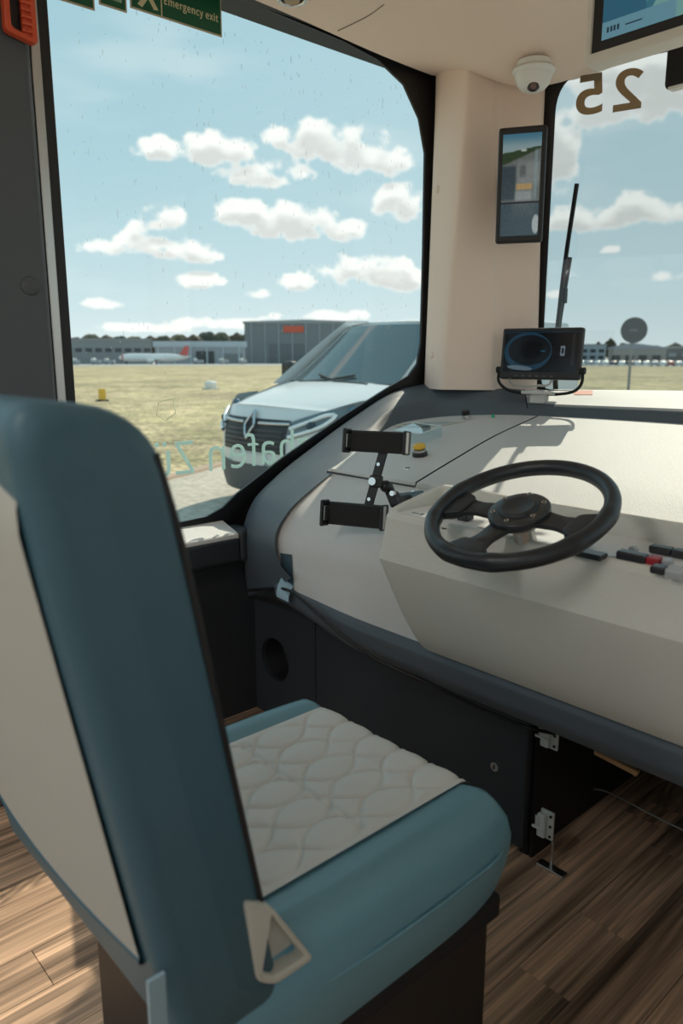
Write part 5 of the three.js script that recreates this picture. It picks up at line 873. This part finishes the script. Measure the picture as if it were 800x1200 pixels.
    for (const s of [-1, 1]) { local(t, 'wing', extr(shapeOf([[-2, 0], [3, 0], [6, s * 15], [4, s * 15]]), 0.4).rotateX(Math.PI / 2).translate(0, 3.0, 0), wht); const e = local(t, 'engine', cyl(1.0, 0.8, 3.6, 18).rotateZ(Math.PI / 2).translate(-1.6, 1.9, s * 5.2), wht); local(t, 'tailplane', extr(shapeOf([[Lh * 0.8, 0], [Lh * 0.98, 0], [Lh * 1.05, s * 6], [Lh * 0.95, s * 6]]), 0.3).rotateX(Math.PI / 2).translate(0, 4.4, 0), wht); }
    for (const [x, z] of [[-Lh + 4, 0], [1, 2.2], [1, -2.2]]) local(t, 'landing_gear', cyl(0.3, 0.4, 2.2, 8).translate(x, 1.1, z), M.blackMatt);
  }
  // service vehicles on the apron
  for (let k = 0; k < 6; k++) { const p = far([88, 112, 128, 232, 262, 284][k], 400 + 6 * k), t = thing('apron_vehicle', `pale service vehicle on the apron ${['by the terminal', 'left of the aeroplane', 'ahead of the aeroplane nose', 'behind the red tail', 'at the dark doorway', 'beside the large hangar'][k]}`, 'vehicle', p, 'vehicles on the apron'); t.position.y += 0.06; t.rotation.y = 0.4 * k; local(t, 'body', rb(5.5, 1.8, 2.2, 0.3, 0, 1.3, 0), lm); local(t, 'cab', rb(1.8, 1.2, 2.0, 0.3, -1.6, 2.5, 0), wmat(k)); for (const x of [-1.7, 1.7]) local(t, 'axle', cyl(0.45, 0.45, 2.2, 14).rotateX(Math.PI / 2).translate(x, 0.45, 0), M.blackMatt); }
  function wmat(k) { return k % 2 ? M.white : M.whiteWarm; }
  // round road sign seen from behind
  { const p = far(739, 21), t = thing('road_sign', 'round road sign seen from behind on a thin pole', 'road sign', p); facing(t, p); const yc = EYE.y + (() => { const d = ray(742, 387); return d.y / Math.hypot(d.x, d.z) * 21; })() - p.y, r = 13.2 * 21.5 / FPX * 1.0;
    local(t, 'disc', cyl(r, r, 0.02, 40).rotateX(Math.PI / 2).translate(0.03, yc, 0), S(lin(0.075, 0.08, 0.08), 0.5)); local(t, 'pole', cyl(0.035, 0.035, yc + r * 0.7, 12).translate(0, (yc + r * 0.7) / 2, -0.05), S(lin(0.26, 0.27, 0.27), 0.5)); local(t, 'clamp', new THREE.BoxGeometry(0.2, 0.05, 0.04).translate(0.02, yc, 0.02), S(lin(0.2, 0.2, 0.2), 0.5)); }
  // white marker boards on the grass
  { const p = onY(GROUND, 247, 456), t = thing('field_marker', 'small white marker standing in the grass', 'marker', V(p.x, GROUND, p.z)); local(t, 'block', rb(0.55, 0.34, 0.4, 0.12, 0, 0.19, 0), M.white); local(t, 'foot', rb(0.75, 0.06, 0.5, 0.02, 0, 0.03, 0), M.whiteWarm); }
  { const p = onY(GROUND, 120, 470), t = thing('field_marker', 'small yellow marker standing in the grass', 'marker', V(p.x, GROUND, p.z)); local(t, 'post', rb(0.22, 0.42, 0.2, 0.04, 0, 0.21, 0), M.yellow); local(t, 'foot', rb(0.34, 0.05, 0.34, 0.02, 0, 0.025, 0), M.blackMatt); }
}

renderer.render(scene, camera);
